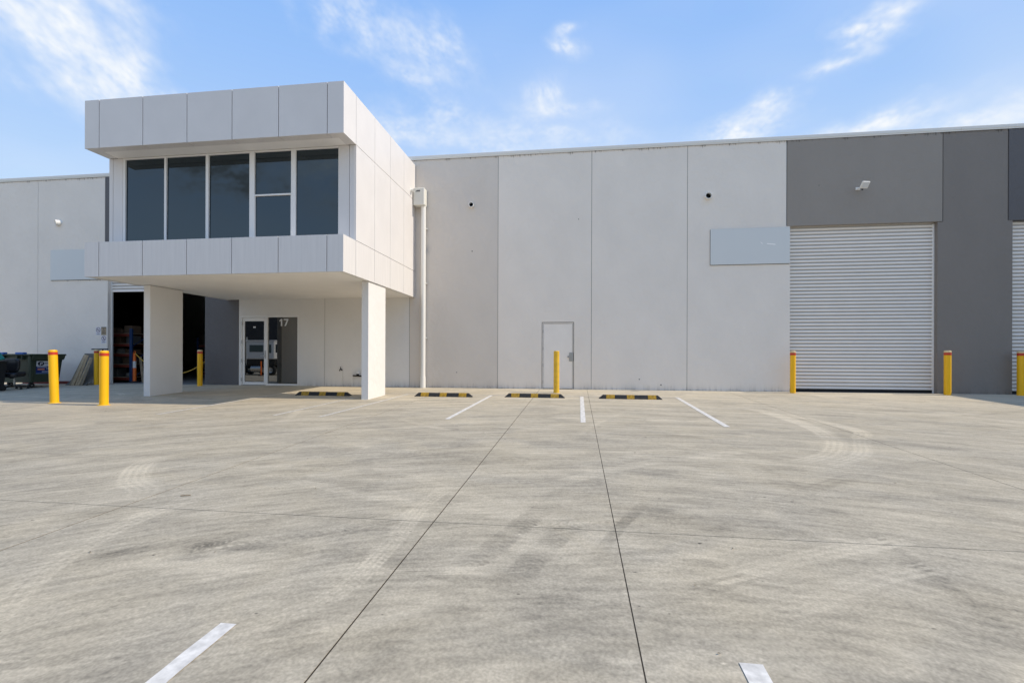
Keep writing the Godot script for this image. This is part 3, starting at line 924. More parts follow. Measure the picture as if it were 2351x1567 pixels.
func side(o: Node, y0: float, y1: float, m: Material) -> void:
	var g := 0.0055
	for k in range(1, 5):
		obj("cladding_panel", box(Vector3(FX[7] - 0.03, y0, SZ[k + 1] + g), Vector3(FX[7], y1, SZ[k] - g), 0.002), m, o)
		obj("cladding_panel", box(Vector3(FX[0], y0, SZ[k + 1] + g), Vector3(FX[0] + 0.03, y1, SZ[k] - g), 0.002), m, o)

func build_office() -> void:
	var at := Vector3(-8.7, 0, 2.5)
	var o := thing("office_block", "white panel clad two storey office box projecting over the entrance numbered 17", "office building", at)
	X = Transform3D(Basis(), -at)
	var c: Material = M.cladding_core
	obj("core", box(Vector3(-12.065, 6.16, 0.004), Vector3(-5.35, 7.27, 4.905)), c, o)
	obj("core", box(Vector3(-12.065, 3.78, 0.004), Vector3(-5.35, 6.155, 4.235)), c, o)
	obj("core", box(Vector3(-12.065, 2.985, 0.004), Vector3(-5.35, 3.775, 4.905)), c, o)
	band(o, 6.122, 7.305, M.cladding_upper)
	band(o, 2.952, 3.805, M.cladding)
	side(o, 3.816, 6.111, M.cladding_upper)
	# parapet top and the ledge under the windows
	obj("coping", box(Vector3(-12.068, 7.272, 0.01), Vector3(-5.347, 7.300, 4.908)), M.cladding, o)
	obj("ledge", box(Vector3(-12.068, 3.777, 4.24), Vector3(-5.347, 3.800, 4.908)), M.cladding, o)
	# returns of the cladding under the upper band, then the plastered soffit
	for k in range(1, 6):
		obj("cladding_return", box(Vector3(FX[k] + 0.0055, 6.122, 4.70), Vector3(FX[k + 1] - 0.0055, 6.15, 4.9095)), M.cladding, o)
	obj("cladding_return", prism_up(V2([FX[6] + 0.0055, 4.9095, FX[7] - 0.031, 4.9095, FX[7] - 0.031, 4.316, FX[7] - 0.24, 4.316, FX[7] - 0.24, 4.70, FX[6] + 0.0055, 4.70]), 6.122, 6.15), M.cladding, o)
	obj("cladding_return", prism_up(V2([FX[1] - 0.0055, 4.9095, FX[0] + 0.031, 4.9095, FX[0] + 0.031, 4.316, FX[0] + 0.24, 4.316, FX[0] + 0.24, 4.70, FX[1] - 0.0055, 4.70]), 6.122, 6.15), M.cladding, o)
	obj("soffit", box(Vector3(-11.859, 6.130, 4.237), Vector3(-5.556, 6.158, 4.699)), M.soffit, o)
	# soffit over the entrance, inside a narrow edge trim
	obj("soffit", box(Vector3(-11.97, 2.962, 0.004), Vector3(-5.445, 2.984, 4.86)), M.soffit, o)
	var tr := start()
	add_box(tr, Vector3(-12.068, 2.954, 4.862), Vector3(-5.347, 2.983, 4.909))
	add_box(tr, Vector3(-12.068, 2.954, 0.006), Vector3(-11.972, 2.983, 4.861))
	add_box(tr, Vector3(-5.443, 2.954, 0.006), Vector3(-5.347, 2.983, 4.861))
	obj("soffit_trim", tr, M.cap_metal, o)
	for p in [Vector2(-9.9, 1.4), Vector2(-6.9, 1.6), Vector2(-8.6, 3.6)]:
		obj("downlight", lathe(Vector3(p.x, 2.956, p.y), [Vector2(0.0, 0.004), Vector2(0.05, 0.004), Vector2(0.055, 0.0), Vector2(0.075, 0.0), Vector2(0.078, 0.006)], 20), M.soffit, o)
	# corner cladding beside the windows
	for r in [[-12.10, -11.992], [-11.981, -11.705], [-5.757, -5.489], [-5.478, -5.346]]:
		obj("cladding_panel", box(Vector3(r[0], 3.806, 4.24), Vector3(r[1], 6.121, 4.306), 0.002), M.cladding_upper, o)
	# window wall: one window part with frame members and panes
	var win := obj("window", window_frame(), M.frame_white, o)
	win.set_meta("label", "row of dark tinted upper windows in thin white frames")
	var yb := 3.83
	for r in [[-11.645, -10.505, yb, 6.085], [-10.455, -9.332, yb, 6.085], [-9.263, -8.127, yb, 6.085], [-7.998, -7.008, 5.03, 6.085], [-7.985, -7.020, yb, 4.985], [-6.892, -5.770, yb, 6.085]]:
		var pc := Vector3((r[0] + r[1]) * 0.5, (r[2] + r[3]) * 0.5, 4.252)
		var hs := Vector3((r[1] - r[0]) * 0.5 - 0.001, (r[3] - r[2]) * 0.5, 0.006)
		var old := X
		X = X * Transform3D(Basis(Vector3.UP, 0.006 * sin(r[0] * 7.0)) * Basis(Vector3.RIGHT, 0.005 * sin(r[0] * 11.0)), pc)
		obj("pane", box(-hs, hs), M.tinted_glass, win)
		X = old
	# blade columns
	for x in [[-11.885, -11.685], [-5.540, -5.352]]:
		obj("column", box(Vector3(x[0], -0.25, 2.385), Vector3(x[1], 2.950, 3.50), 0.006), M.wall_paint_office, o)
	build_entrance(o)
	X = Transform3D.IDENTITY

func window_frame() -> SurfaceTool:
	var st := start()
	var z0 := 4.238
	var z1 := 4.300
	for x in [[-11.703, -11.640], [-10.510, -10.450], [-9.337, -9.258], [-8.132, -7.993], [-7.013, -6.887], [-5.775, -5.758]]:
		add_box(st, Vector3(x[0], 3.806, z0), Vector3(x[1], 6.118, z1), 0.004)
	var xs := [-11.640, -10.510, -10.450, -9.337, -9.258, -8.132, -7.993, -7.013, -6.887, -5.775]
	for k in range(0, 10, 2):
		add_box(st, Vector3(xs[k], 6.082, z0), Vector3(xs[k + 1], 6.118, z1 - 0.003), 0.003)
		add_box(st, Vector3(xs[k], 3.806, z0), Vector3(xs[k + 1], 3.835, z1 - 0.003), 0.003)
	add_box(st, Vector3(-7.993, 4.988, z0), Vector3(-7.013, 5.028, z1 + 0.004), 0.004)
	add_box(st, Vector3(-7.992, 3.836, z0), Vector3(-7.980, 4.987, z1 - 0.012))
	add_box(st, Vector3(-7.026, 3.836, z0), Vector3(-7.014, 4.987, z1 - 0.012))
	return st

func build_entrance(o: Node) -> void:
	var f := start()
	add_box(f, Vector3(-11.610, 0.0, -0.115), Vector3(-11.566, 2.41, -0.004), 0.003)
	add_box(f, Vector3(-9.486, 0.0, -0.115), Vector3(-9.445, 2.41, -0.004), 0.003)
	add_box(f, Vector3(-11.566, 2.345, -0.115), Vector3(-9.486, 2.41, -0.004), 0.003)
	add_box(f, Vector3(-10.648, 0.0, -0.115), Vector3(-10.590, 2.345, -0.004), 0.003)
	add_box(f, Vector3(-10.590, 0.0, -0.115), Vector3(-9.486, 0.062, -0.006), 0.003)
	var e := obj("entrance_frame", f, M.frame_white, o)
	obj("pane", box(Vector3(-10.592, 0.060, -0.058), Vector3(-9.484, 2.347, -0.048)), M.door_glass, e)
	var d := start()
	add_box(d, Vector3(-11.560, 0.012, -0.085), Vector3(-11.472, 2.338, -0.030), 0.004)
	add_box(d, Vector3(-10.740, 0.012, -0.085), Vector3(-10.652, 2.338, -0.030), 0.004)
	add_box(d, Vector3(-11.472, 2.215, -0.085), Vector3(-10.740, 2.338, -0.030), 0.004)
	add_box(d, Vector3(-11.472, 0.012, -0.085), Vector3(-10.740, 0.112, -0.030), 0.004)
	var leaf := obj("door", d, M.frame_white, o)
	leaf.set_meta("label", "white framed glass entrance door, left of the number 17")
	obj("pane", box(Vector3(-11.474, 0.110, -0.062), Vector3(-10.738, 2.217, -0.052)), M.door_glass, leaf)
	var h := start()
	add_box(h, Vector3(-10.712, 0.93, -0.030), Vector3(-10.672, 1.20, -0.012), 0.004)
	add_cyl(h, Vector3(-10.692, 1.02, -0.012), Vector3(-10.692, 1.02, 0.04), 0.010, 0.010, 10)
	add_box(h, Vector3(-10.83, 1.010, 0.03), Vector3(-10.682, 1.030, 0.05), 0.005)
	obj("handle", h, M.steel, leaf)
	for y in [0.2, 0.85, 1.5, 2.15]:
		obj("hinge", box(Vector3(-11.585, y - 0.06, -0.004), Vector3(-11.548, y + 0.06, 0.006), 0.003), M.steel, leaf)
	obj("threshold", box(Vector3(-11.61, -0.03, -0.17), Vector3(-9.445, -0.002, -0.001)), M.steel, o)
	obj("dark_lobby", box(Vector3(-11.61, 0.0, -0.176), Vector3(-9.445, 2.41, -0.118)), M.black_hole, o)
	# the number on the glass
	var t := TextMesh.new()
	var sf := SystemFont.new()
	sf.font_names = PackedStringArray(["Droid Sans"])
	sf.font_weight = 700
	t.font = sf
	t.text = "17"
	t.font_size = 64
	t.pixel_size = 0.24 / 46.0
	t.depth = 0.004
	var n := MeshInstance3D.new()
	n.mesh = t
	n.material_override = M.label_white
	place(n, "house_number", o)
	n.position = X * Vector3(-10.02, 2.16, -0.0455)
	var st := start()
	add_box(st, Vector3(-11.155, 1.985, -0.0515), Vector3(-11.065, 2.035, -0.0495))
	obj("door_sticker", st, M.label_white, leaf)

# the next tenant's office box, mostly out of the picture: it throws the shadow at the right
func build_neighbour_office() -> void:
	var at := Vector3(21.5, 0, 2.5)
	var o := thing("office_block", "white clad office box of the next unit beyond the far right roller door", "office building", at)
	X = Transform3D(Basis(), -at)
	obj("upper_band", box(Vector3(18.05, 6.122, 0.004), Vector3(24.85, 7.305, 4.94), 0.003), M.cladding_upper, o)
	obj("lower_band", box(Vector3(18.05, 2.952, 0.004), Vector3(24.85, 3.805, 4.94), 0.003), M.cladding, o)
	obj("side_wall", box(Vector3(18.052, 3.806, 0.004), Vector3(24.848, 6.121, 4.24)), M.cladding_upper, o)
	for k in 5:
		obj("window", box(Vector3(18.45 + k * 1.19, 3.83, 4.241), Vector3(19.58 + k * 1.19, 6.09, 4.256)), M.tinted_glass, o)
	for x in [18.26, 24.62]:
		obj("column", box(Vector3(x, -0.25, 2.385), Vector3(x + 0.19, 2.951, 3.50), 0.006), M.wall_paint_office, o)
	X = Transform3D.IDENTITY

func build_opposite() -> void:
	var b := thing("opposite_warehouse", "long dark grey warehouse across the yard, mirrored in the entrance glass", "warehouse", Vector3(-10, -0.78, 52))
	X = Transform3D(Basis(), -Vector3(-10, 0, 52))
	obj("wall", box(Vector3(-75, -0.78, 46), Vector3(45, 7.2, 58)), M.far_dark, b)
	obj("parapet_cap", box(Vector3(-75.1, 7.201, 45.9), Vector3(45.1, 7.36, 58.1)), M.cap_metal, b)
	for x in [-50.0, -14.0, 6.0]:
		obj("roller_door", curtain(x, x + 4.2, 0.0, 4.8, 0.0, 0.105), M.roller, b).transform = Transform3D(Basis(Vector3.UP, PI), Vector3(2.0 * x + 4.2 + 20.0, 0, 45.9 - 52.0 - 52.0))
	X = Transform3D.IDENTITY

# ------------------------------------------------------------------ fittings on the walls
func build_wall_fittings() -> void:
	# rainwater head and downpipe
	var at := Vector3(-5.0, 0, 0.12)
	var d := thing("downpipe", "white round downpipe with a cream box rainwater head beside the office", "downpipe", at)
	X = Transform3D(Basis(), -at)
	obj("pipe", cyl(Vector3(-5.0, gy(0.1) - 0.01, 0.12), Vector3(-5.0, 5.95, 0.12), 0.079, -1.0, 28), M.pvc_white, d)
	for y in [0.13, 0.36]:
		obj("pipe_collar", cyl(Vector3(-5.0, y - 0.007, 0.12), Vector3(-5.0, y + 0.007, 0.12), 0.083, -1.0, 28), M.pvc_white, d)
	obj("pipe_collar", lathe(Vector3(-5.0, 0, 0.12), [Vector2(0.079, -0.03), Vector2(0.088, -0.03), Vector2(0.088, 0.34), Vector2(0.079, 0.35)], 28), M.pvc_white, d)
	for y in [1.62, 3.40, 5.18]:
		var st := start()
		add_cyl(st, Vector3(-5.0, y - 0.016, 0.12), Vector3(-5.0, y + 0.016, 0.12), 0.084, 0.084, 28)
		add_box(st, Vector3(-4.925, y - 0.016, 0.0), Vector3(-4.890, y + 0.016, 0.12), 0.003)
		obj("pipe_bracket", st, M.pvc_white, d)
	var head := obj("rainwater_head", box(Vector3(-5.292, 5.90, 0.004), Vector3(-4.915, 6.465, 0.30), 0.02), M.rain_cream, d)
	var lg := start()
	poly(lg, [Vector3(-5.215, 6.335, 0.3025), Vector3(-5.165, 6.335, 0.3025), Vector3(-5.165, 6.385, 0.3025)], Vector3(0, 0, 1))
	for k in 3:
		add_box(lg, Vector3(-5.160 + k * 0.036, 6.335, 0.301), Vector3(-5.130 + k * 0.036, 6.385, 0.3028))
	obj("maker_mark", lg, M.logo_grey, head)
	X = Transform3D.IDENTITY
	at = Vector3(-5.315, 6.33, 0.45)
	var sp := thing("overflow_spout", "small round white overflow spout on the office side beside the rainwater head", "pipe", at)
	X = Transform3D(Basis(Vector3(0, 0, 1), -PI / 2), Vector3.ZERO)
	obj("flange", lathe(Vector3.ZERO, [Vector2(0.05, 0.001), Vector2(0.088, 0.001), Vector2(0.088, 0.008), Vector2(0.052, 0.014)], 24), M.pvc_white, sp)
	obj("spout", lathe(Vector3.ZERO, [Vector2(0.052, 0.0), Vector2(0.052, 0.10), Vector2(0.046, 0.10), Vector2(0.046, 0.012), Vector2(0.0, 0.012)], 24), M.pvc_white, sp)
	X = Transform3D.IDENTITY
	# vents
	var v := vent("vent_pipe", Vector3(-3.42, 5.92, 0.0), 0.085, 0.10, 0.0, "round vent pipe high on the warm grey panel near the downpipe")
	v.set_meta("group", "round vent pipes in the wall")
	v = vent("vent_pipe", Vector3(3.915, 5.905, 0.0), 0.098, 0.10, 0.0, "round vent pipe high above the right blue grey sign board")
	v.set_meta("group", "round vent pipes in the wall")
	v = vent("vent_pipe", Vector3(-18.88, 5.88, 0.0), 0.10, 0.16, 0.5, "angled white vent elbow on the far left wall panel")
	v.set_meta("group", "round vent pipes in the wall")
	# blank sign boards
	at = Vector3(5.115, 3.82, 0.0)
	var s := thing("sign_board", "blank blue grey sign board left of the closed roller door", "sign", at, "blank sign boards")
	X = Transform3D(Basis(), -at)
	obj("board", box(Vector3(3.988, 3.815, 0.012), Vector3(6.245, 4.888, 0.036), 0.003), M.sign_blue, s)
	var sc := start()
	for q in [[5.42, 4.46, 5.48, 4.41, 0.022], [5.60, 4.405, 5.84, 4.388, 0.026]]:
		var a := Vector3(q[0], q[1], 0.0366)
		var b := Vector3(q[2], q[3], 0.0366)
		poly(sc, [a + Vector3(0, q[4], 0), b + Vector3(0, q[4] * 0.5, 0), b - Vector3(0, q[4] * 0.6, 0), a - Vector3(0, q[4] * 0.2, 0)], Vector3(0, 0, 1))
	obj("scratch", sc, M.scuff_white, s)
	obj("edge_shade_plate", box(Vector3(3.981, 3.804, 0.0), Vector3(6.24, 4.886, 0.0118)), M.gasket, s)  # dark plate peeping out left and below, painted shade along the board edges
	X = Transform3D.IDENTITY
	at = Vector3(-18.05, 3.77, 0.0)
	s = thing("sign_board", "blank blue grey sign board on the left wall, partly behind the office box", "sign", at, "blank sign boards")
	X = Transform3D(Basis(), -at)
	obj("board", box(Vector3(-19.232, 3.768, 0.012), Vector3(-16.87, 4.868, 0.036), 0.003), M.sign_blue, s)
	obj("edge_shade_plate", box(Vector3(-19.239, 3.757, 0.0), Vector3(-16.875, 4.866, 0.0118)), M.gasket, s)  # the same dark outline as painted edge shade on this board
	strip(s, "dirt_streak", -19.23, -16.88, 3.63, 3.77, 0.0022, M.dirt_drips, 2.3)
	X = Transform3D.IDENTITY
	# flood light over the roller door
	at = Vector3(8.12, 5.95, 0.012)
	var f := thing("flood_light", "small silver flood light on the dark panel over the roller door", "flood light", at)
	obj("arm", tube([Vector3(-0.02, 0, 0), Vector3(-0.01, -0.01, 0.10), Vector3(0.0, -0.02, 0.20)], 0.016), M.cap_metal, f)
	obj("wall_plate", box(Vector3(-0.08, -0.04, 0.0), Vector3(0.04, 0.04, 0.02), 0.004), M.cap_metal, f)
	X = Transform3D(Basis(Vector3.UP, 0.22) * Basis(Vector3.RIGHT, 0.62), Vector3(0.03, 0.02, 0.27))
	obj("housing", box(Vector3(-0.115, -0.10, -0.028), Vector3(0.115, 0.10, 0.020), 0.012), M.cap_metal, f)
	obj("lens", box(Vector3(-0.092, -0.068, 0.0205), Vector3(0.092, 0.080, 0.025), 0.003), M.label_white, f)
	obj("sensor", cyl(Vector3(-0.01, -0.115, -0.01), Vector3(-0.01, -0.15, 0.0), 0.028, 0.022, 14), M.black_plastic, f)
	X = Transform3D.IDENTITY
	# safety signs at the left doorway
	safety_sign(Vector3(-17.24, 1.893, 0.004), 0.205, 0.295, 0, "white no smoking sign, left of the brown warning sign")
	safety_sign(Vector3(-17.012, 1.896, 0.004), 0.215, 0.300, 1, "tan warning sign with a triangle, above the no entry sign")
	safety_sign(Vector3(-17.012, 1.588, 0.004), 0.208, 0.285, 2, "white no entry sign below the tan warning sign")
	# tap and water meter by the entrance
	at = Vector3(-7.88, 0, 0.0)
	var t := thing("garden_tap", "garden tap on a thin riser pipe under the office, left of the meter", "tap", at)
	obj("riser", tube([Vector3(0.035, -0.02, 0.03), Vector3(0.03, 0.54, 0.03)], 0.011), M.pvc_white, t)
	obj("valve", tube([Vector3(0.03, 0.535, 0.028), Vector3(0.03, 0.57, 0.05), Vector3(0.0, 0.575, 0.10), Vector3(-0.012, 0.52, 0.115)], 0.018), M.gasket, t)
	obj("tap_handle", tube([Vector3(0.005, 0.57, 0.07), Vector3(0.0, 0.66, 0.075)], 0.013), M.gasket, t)
	obj("wall_clip", box(Vector3(0.0, 0.3, 0.0), Vector3(0.06, 0.325, 0.045), 0.003), M.pvc_white, t)
	at = Vector3(-7.3, 0, 0.05)
	var w := thing("water_meter", "water meter with a white cap on a dark pipe behind the right column", "water meter", at)
	obj("riser", tube([Vector3(-0.175, -0.02, 0.02), Vector3(-0.16, 0.36, 0.02)], 0.016), M.pvc_white, w)
	obj("elbow", tube([Vector3(-0.16, 0.34, 0.02), Vector3(-0.158, 0.43, 0.02)], 0.024), M.label_white, w)
	obj("cross_pipe", tube([Vector3(-0.13, 0.365, 0.03), Vector3(0.25, 0.352, 0.03)], 0.024), M.gasket, w)
	obj("meter_body", cyl(Vector3(0.03, 0.35, 0.03), Vector3(0.03, 0.43, 0.03), 0.05, 0.042, 18), M.gasket, w)
	obj("cap", cyl(Vector3(0.04, 0.43, 0.03), Vector3(0.04, 0.50, 0.03), 0.062, -1.0, 20), M.label_white, w)
	obj("riser", tube([Vector3(0.25, -0.02, 0.03), Vector3(0.25, 0.36, 0.03)], 0.016), M.pvc_white, w)

func vent(called: String, at: Vector3, r: float, out_: float, tilt: float, label: String) -> Node3D:
	var v := thing(called, label, "vent pipe", at)
	X = Transform3D(Basis(Vector3.RIGHT, PI / 2), Vector3.ZERO)
	if tilt != 0.0:
		X = Transform3D(Basis(Vector3.UP, -0.55) * Basis(Vector3.RIGHT, PI / 2 + 0.1), Vector3(0.02, 0, -0.03))
	obj("pipe", lathe(Vector3.ZERO, [Vector2(r, -0.04), Vector2(r, out_), Vector2(r - 0.018, out_), Vector2(r - 0.018, -0.03)], 28), M.pvc_white, v)
	obj("dark_bore", lathe(Vector3.ZERO, [Vector2(r - 0.0185, 0.004), Vector2(0.0, 0.004)], 28), M.black_hole, v)
	X = Transform3D.IDENTITY
	return v

func ring(im: Image, cx: float, cy: float, r0: float, r1: float, c: Color) -> void:
	for y in im.get_height():
		for x in im.get_width():
			var d := Vector2(x + 0.5 - cx, y + 0.5 - cy).length()
			if d >= r0 and d <= r1: im.set_pixel(x, y, c)

func line(im: Image, a: Vector2, b: Vector2, w: float, c: Color) -> void:
	for y in im.get_height():
		for x in im.get_width():
			var p := Vector2(x + 0.5, y + 0.5)
			if p.distance_to(Geometry2D.get_closest_point_to_segment(p, a, b)) <= w: im.set_pixel(x, y, c)

func panel(lo: Vector3, hi: Vector3) -> SurfaceTool:
	var st := start()
	poly(st, [Vector3(lo.x, hi.y, hi.z), Vector3(hi.x, hi.y, hi.z), Vector3(hi.x, lo.y, hi.z), Vector3(lo.x, lo.y, hi.z)], Vector3(0, 0, 1), [Vector2(0.01, 0.01), Vector2(0.99, 0.01), Vector2(0.99, 0.99), Vector2(0.01, 0.99)])
	return st

func print_mat(key: String, im: Image) -> StandardMaterial3D:
	var m := mat(key, Color.WHITE, 0.5, 0.5)
	m.albedo_texture = ImageTexture.create_from_image(im)
	m.texture_repeat = false
	return m

func safety_sign(at: Vector3, w: float, h: float, kind: int, label: String) -> void:
	var s := thing("safety_sign", label, "sign", at, "safety signs by the open doorway")
	var im := Image.create(96, 136, false, Image.FORMAT_RGB8)
	var white := Color(0.86, 0.85, 0.87)
	var plum := Color(0.36, 0.25, 0.32)
	var dark := Color(0.2, 0.16, 0.2)
	im.fill(white)
	if kind == 0:
		ring(im, 48, 48, 34, 42, plum)
		line(im, Vector2(24, 52), Vector2(66, 52), 4.0, dark)
		line(im, Vector2(60, 40), Vector2(70, 30), 2.0, dark)
		line(im, Vector2(22, 24), Vector2(72, 74), 4.5, plum)
		for k in 2:
			im.fill_rect(Rect2i(18 + k * 4, 106 + k * 12, 60 - k * 8, 6), Color(0.45, 0.45, 0.48))
	elif kind == 1:
		im.fill(Color(0.62, 0.56, 0.46))
		im.fill_rect(Rect2i(0, 0, 96, 20), Color(0.42, 0.38, 0.30))
		line(im, Vector2(48, 30), Vector2(18, 100), 4.0, Color(0.38, 0.32, 0.24))
		line(im, Vector2(48, 30), Vector2(78, 100), 4.0, Color(0.38, 0.32, 0.24))
		line(im, Vector2(18, 100), Vector2(78, 100), 4.0, Color(0.38, 0.32, 0.24))
		ring(im, 48, 80, 0, 9, Color(0.32, 0.22, 0.18))
		im.fill_rect(Rect2i(20, 112, 56, 8), Color(0.45, 0.40, 0.32))
	else:
		ring(im, 48, 48, 34, 42, plum)
		ring(im, 50, 30, 0, 8, dark)
		line(im, Vector2(50, 38), Vector2(48, 56), 5.0, dark)
		line(im, Vector2(48, 56), Vector2(40, 74), 3.0, dark)
		line(im, Vector2(48, 56), Vector2(60, 72), 3.0, dark)
		line(im, Vector2(22, 24), Vector2(74, 74), 4.0, plum)
		for k in 2:
			im.fill_rect(Rect2i(14 + k * 8, 102 + k * 12, 68 - k * 16, 7), Color(0.5, 0.5, 0.55))
	obj("plate", box(Vector3(-w / 2, -h / 2, -0.002), Vector3(w / 2, h / 2, 0.001)), M.label_white, s)
	obj("print", panel(Vector3(-w / 2 + 0.002, -h / 2 + 0.002, 0), Vector3(w / 2 - 0.002, h / 2 - 0.002, 0.0025)), print_mat("safety_print_%d" % kind, im), s)

# ------------------------------------------------------------------ bollards
func bollard_at(h: float, r: float, banded: bool, m: Material, label: String, base := false) -> Node3D:
	var b := thing("bollard", label, "bollard", Vector3.ZERO, "yellow steel bollards")
	var prof := [Vector2(r, -0.25), Vector2(r, h - 0.03), Vector2(r * 0.96, h - 0.012), Vector2(r * 0.80, h - 0.002), Vector2(0.0, h)]
	obj("post", lathe(Vector3.ZERO, prof, 36), m, b)
	if banded:
		obj("red_band", lathe(Vector3.ZERO, [Vector2(r, h - 0.125), Vector2(r + 0.0025, h - 0.125), Vector2(r + 0.0025, h - 0.055), Vector2(r, h - 0.055)], 36), M.band_red, b)
		obj("pale_cap", lathe(Vector3.ZERO, [Vector2(r + 0.001, h - 0.052), Vector2(r + 0.001, h - 0.03), Vector2(r * 0.965, h - 0.011), Vector2(r * 0.80, h + 0.000), Vector2(0.0, h + 0.003)], 36), m if base else M.cap_pale, b)
	if base:
		obj("grout_collar", lathe(Vector3.ZERO, [Vector2(r + 0.045, -0.03), Vector2(r + 0.04, 0.006), Vector2(r, 0.018)], 30), M.bollard_yellow_faded, b)
	return b

func build_bollards() -> void:
	var specs := [
		[6.192, 0.383, 1.22, 0.074, "yellow bollard with a red band at the left edge of the closed roller door"],
		[10.226, 0.383, 1.235, 0.083, "yellow bollard in front of the dark pillar right of the closed roller door"],
		[12.157, 0.247, 1.22, 0.095, "yellow bollard at the right edge of the photo beside the far roller door"],
		[-12.747, 0.478, 1.225, 0.080, "shaded yellow bollard under the office, between the left column and the dark pillar"],
		[-16.755, 0.492, 1.235, 0.076, "shaded yellow bollard with leaning planks at the open left doorway"],
	]
	var first: Node3D = null
	for s in specs:
		var b := bollard_at(s[2], s[3], true, M.bollard_yellow, s[4])
		b.position = Vector3(s[0], gy(s[1]), s[1])
	# the plain one by the side door
	var p := bollard_at(1.225, 0.084, false, M.bollard_yellow_faded, "plain yellow bollard without a band in front of the grey side door")
	p.position = Vector3(-0.609, gy(1.18), 1.18)
	# the two in front of the left doorway
	var q := bollard_at(1.285, 0.090, true, M.bollard_yellow, "upright sunlit yellow bollard in front of the open left doorway", true)
	q.position = Vector3(-11.10, gy(5.333), 5.333)
	var l := bollard_at(1.30, 0.088, true, M.bollard_yellow, "yellow bollard leaning left in front of the green rubbish container", true)
	l.position = Vector3(-12.698, gy(5.136), 5.136)
	l.rotation = Vector3(-0.02, 0.0, 0.068)

# ------------------------------------------------------------------ wheel stops
func stop_shape(x0: float, x1: float, grow: float) -> SurfaceTool:
	# a low ramp section: wide foot, chamfered top
	var st := start()
	var prof := [Vector2(-0.078, 0.0), Vector2(-0.078, 0.018), Vector2(-0.036, 0.098), Vector2(0.036, 0.098), Vector2(0.078, 0.018), Vector2(0.078, 0.0)]
	var inset := [0.0, 0.02, 0.11, 0.11, 0.02, 0.0]
	var a := []
	var b := []
	for k in 6:
		var p: Vector2 = prof[k]
		var ins: float = inset[k] if grow == 0.0 else 0.0
		var g := Vector2.ZERO
		if grow > 0.0:
			g = [Vector2(-1, 0), Vector2(-1, 0.4), Vector2(-0.5, 1), Vector2(0.5, 1), Vector2(1, 0.4), Vector2(1, 0)][k] * grow
		a.append(Vector3(x0 + ins, p.y + g.y, p.x + g.x))
		b.append(Vector3(x1 - ins, p.y + g.y, p.x + g.x))
	var outs := [Vector3(0, 0, -1), Vector3(0, 0.5, -1), Vector3(0, 1, 0), Vector3(0, 0.5, 1), Vector3(0, 0, 1)]
	for k in 5:
		poly(st, [a[k], b[k], b[k + 1], a[k + 1]], outs[k])
	poly(st, [a[0], a[1], a[4], a[5]], Vector3(-1, 0.1, 0))
	poly(st, [a[1], a[2], a[3], a[4]], Vector3(-1, 0.6, 0))
	poly(st, [b[0], b[1], b[4], b[5]], Vector3(1, 0.1, 0))
	poly(st, [b[1], b[2], b[3], b[4]], Vector3(1, 0.6, 0))
	return st

func build_wheel_stops() -> void:
	var s := thing("wheel_stop", "black and yellow rubber wheel stop in the shade left of the right column", "wheel stop", Vector3.ZERO, "rubber wheel stops in the parking bays")
	obj("rubber_block", stop_shape(-0.81, 0.81, 0.0), M.rubber, s)
	for r in [[-0.62, -0.40], [-0.09, 0.10], [0.44, 0.65]]:
		obj("yellow_patch", stop_shape(r[0], r[1], 0.003), M.stop_yellow, s)
	for x in [-0.26, 0.27]:
		obj("bolt_head", cyl(Vector3(x, 0.094, 0.0), Vector3(x, 0.1005, 0.0), 0.022, -1.0, 12), M.gasket, s)
	s.position = Vector3(-7.03, gy(2.70), 2.70)
	s.rotation = Vector3(SLOPE, 0.0, 0.0)
	copy(s, "wheel_stop", Vector3(-3.62, gy(2.545), 2.545), "black and yellow rubber wheel stop between the downpipe and the side door")
	var c := copy(s, "wheel_stop", Vector3(-1.14, gy(2.43), 2.43), "black and yellow rubber wheel stop in front of the plain yellow bollard")
	c.rotation.y = -0.02
	c = copy(s, "wheel_stop", Vector3(1.368, gy(2.45), 2.45), "rightmost black and yellow rubber wheel stop, right of the side door")
	c.rotation.y = -0.01

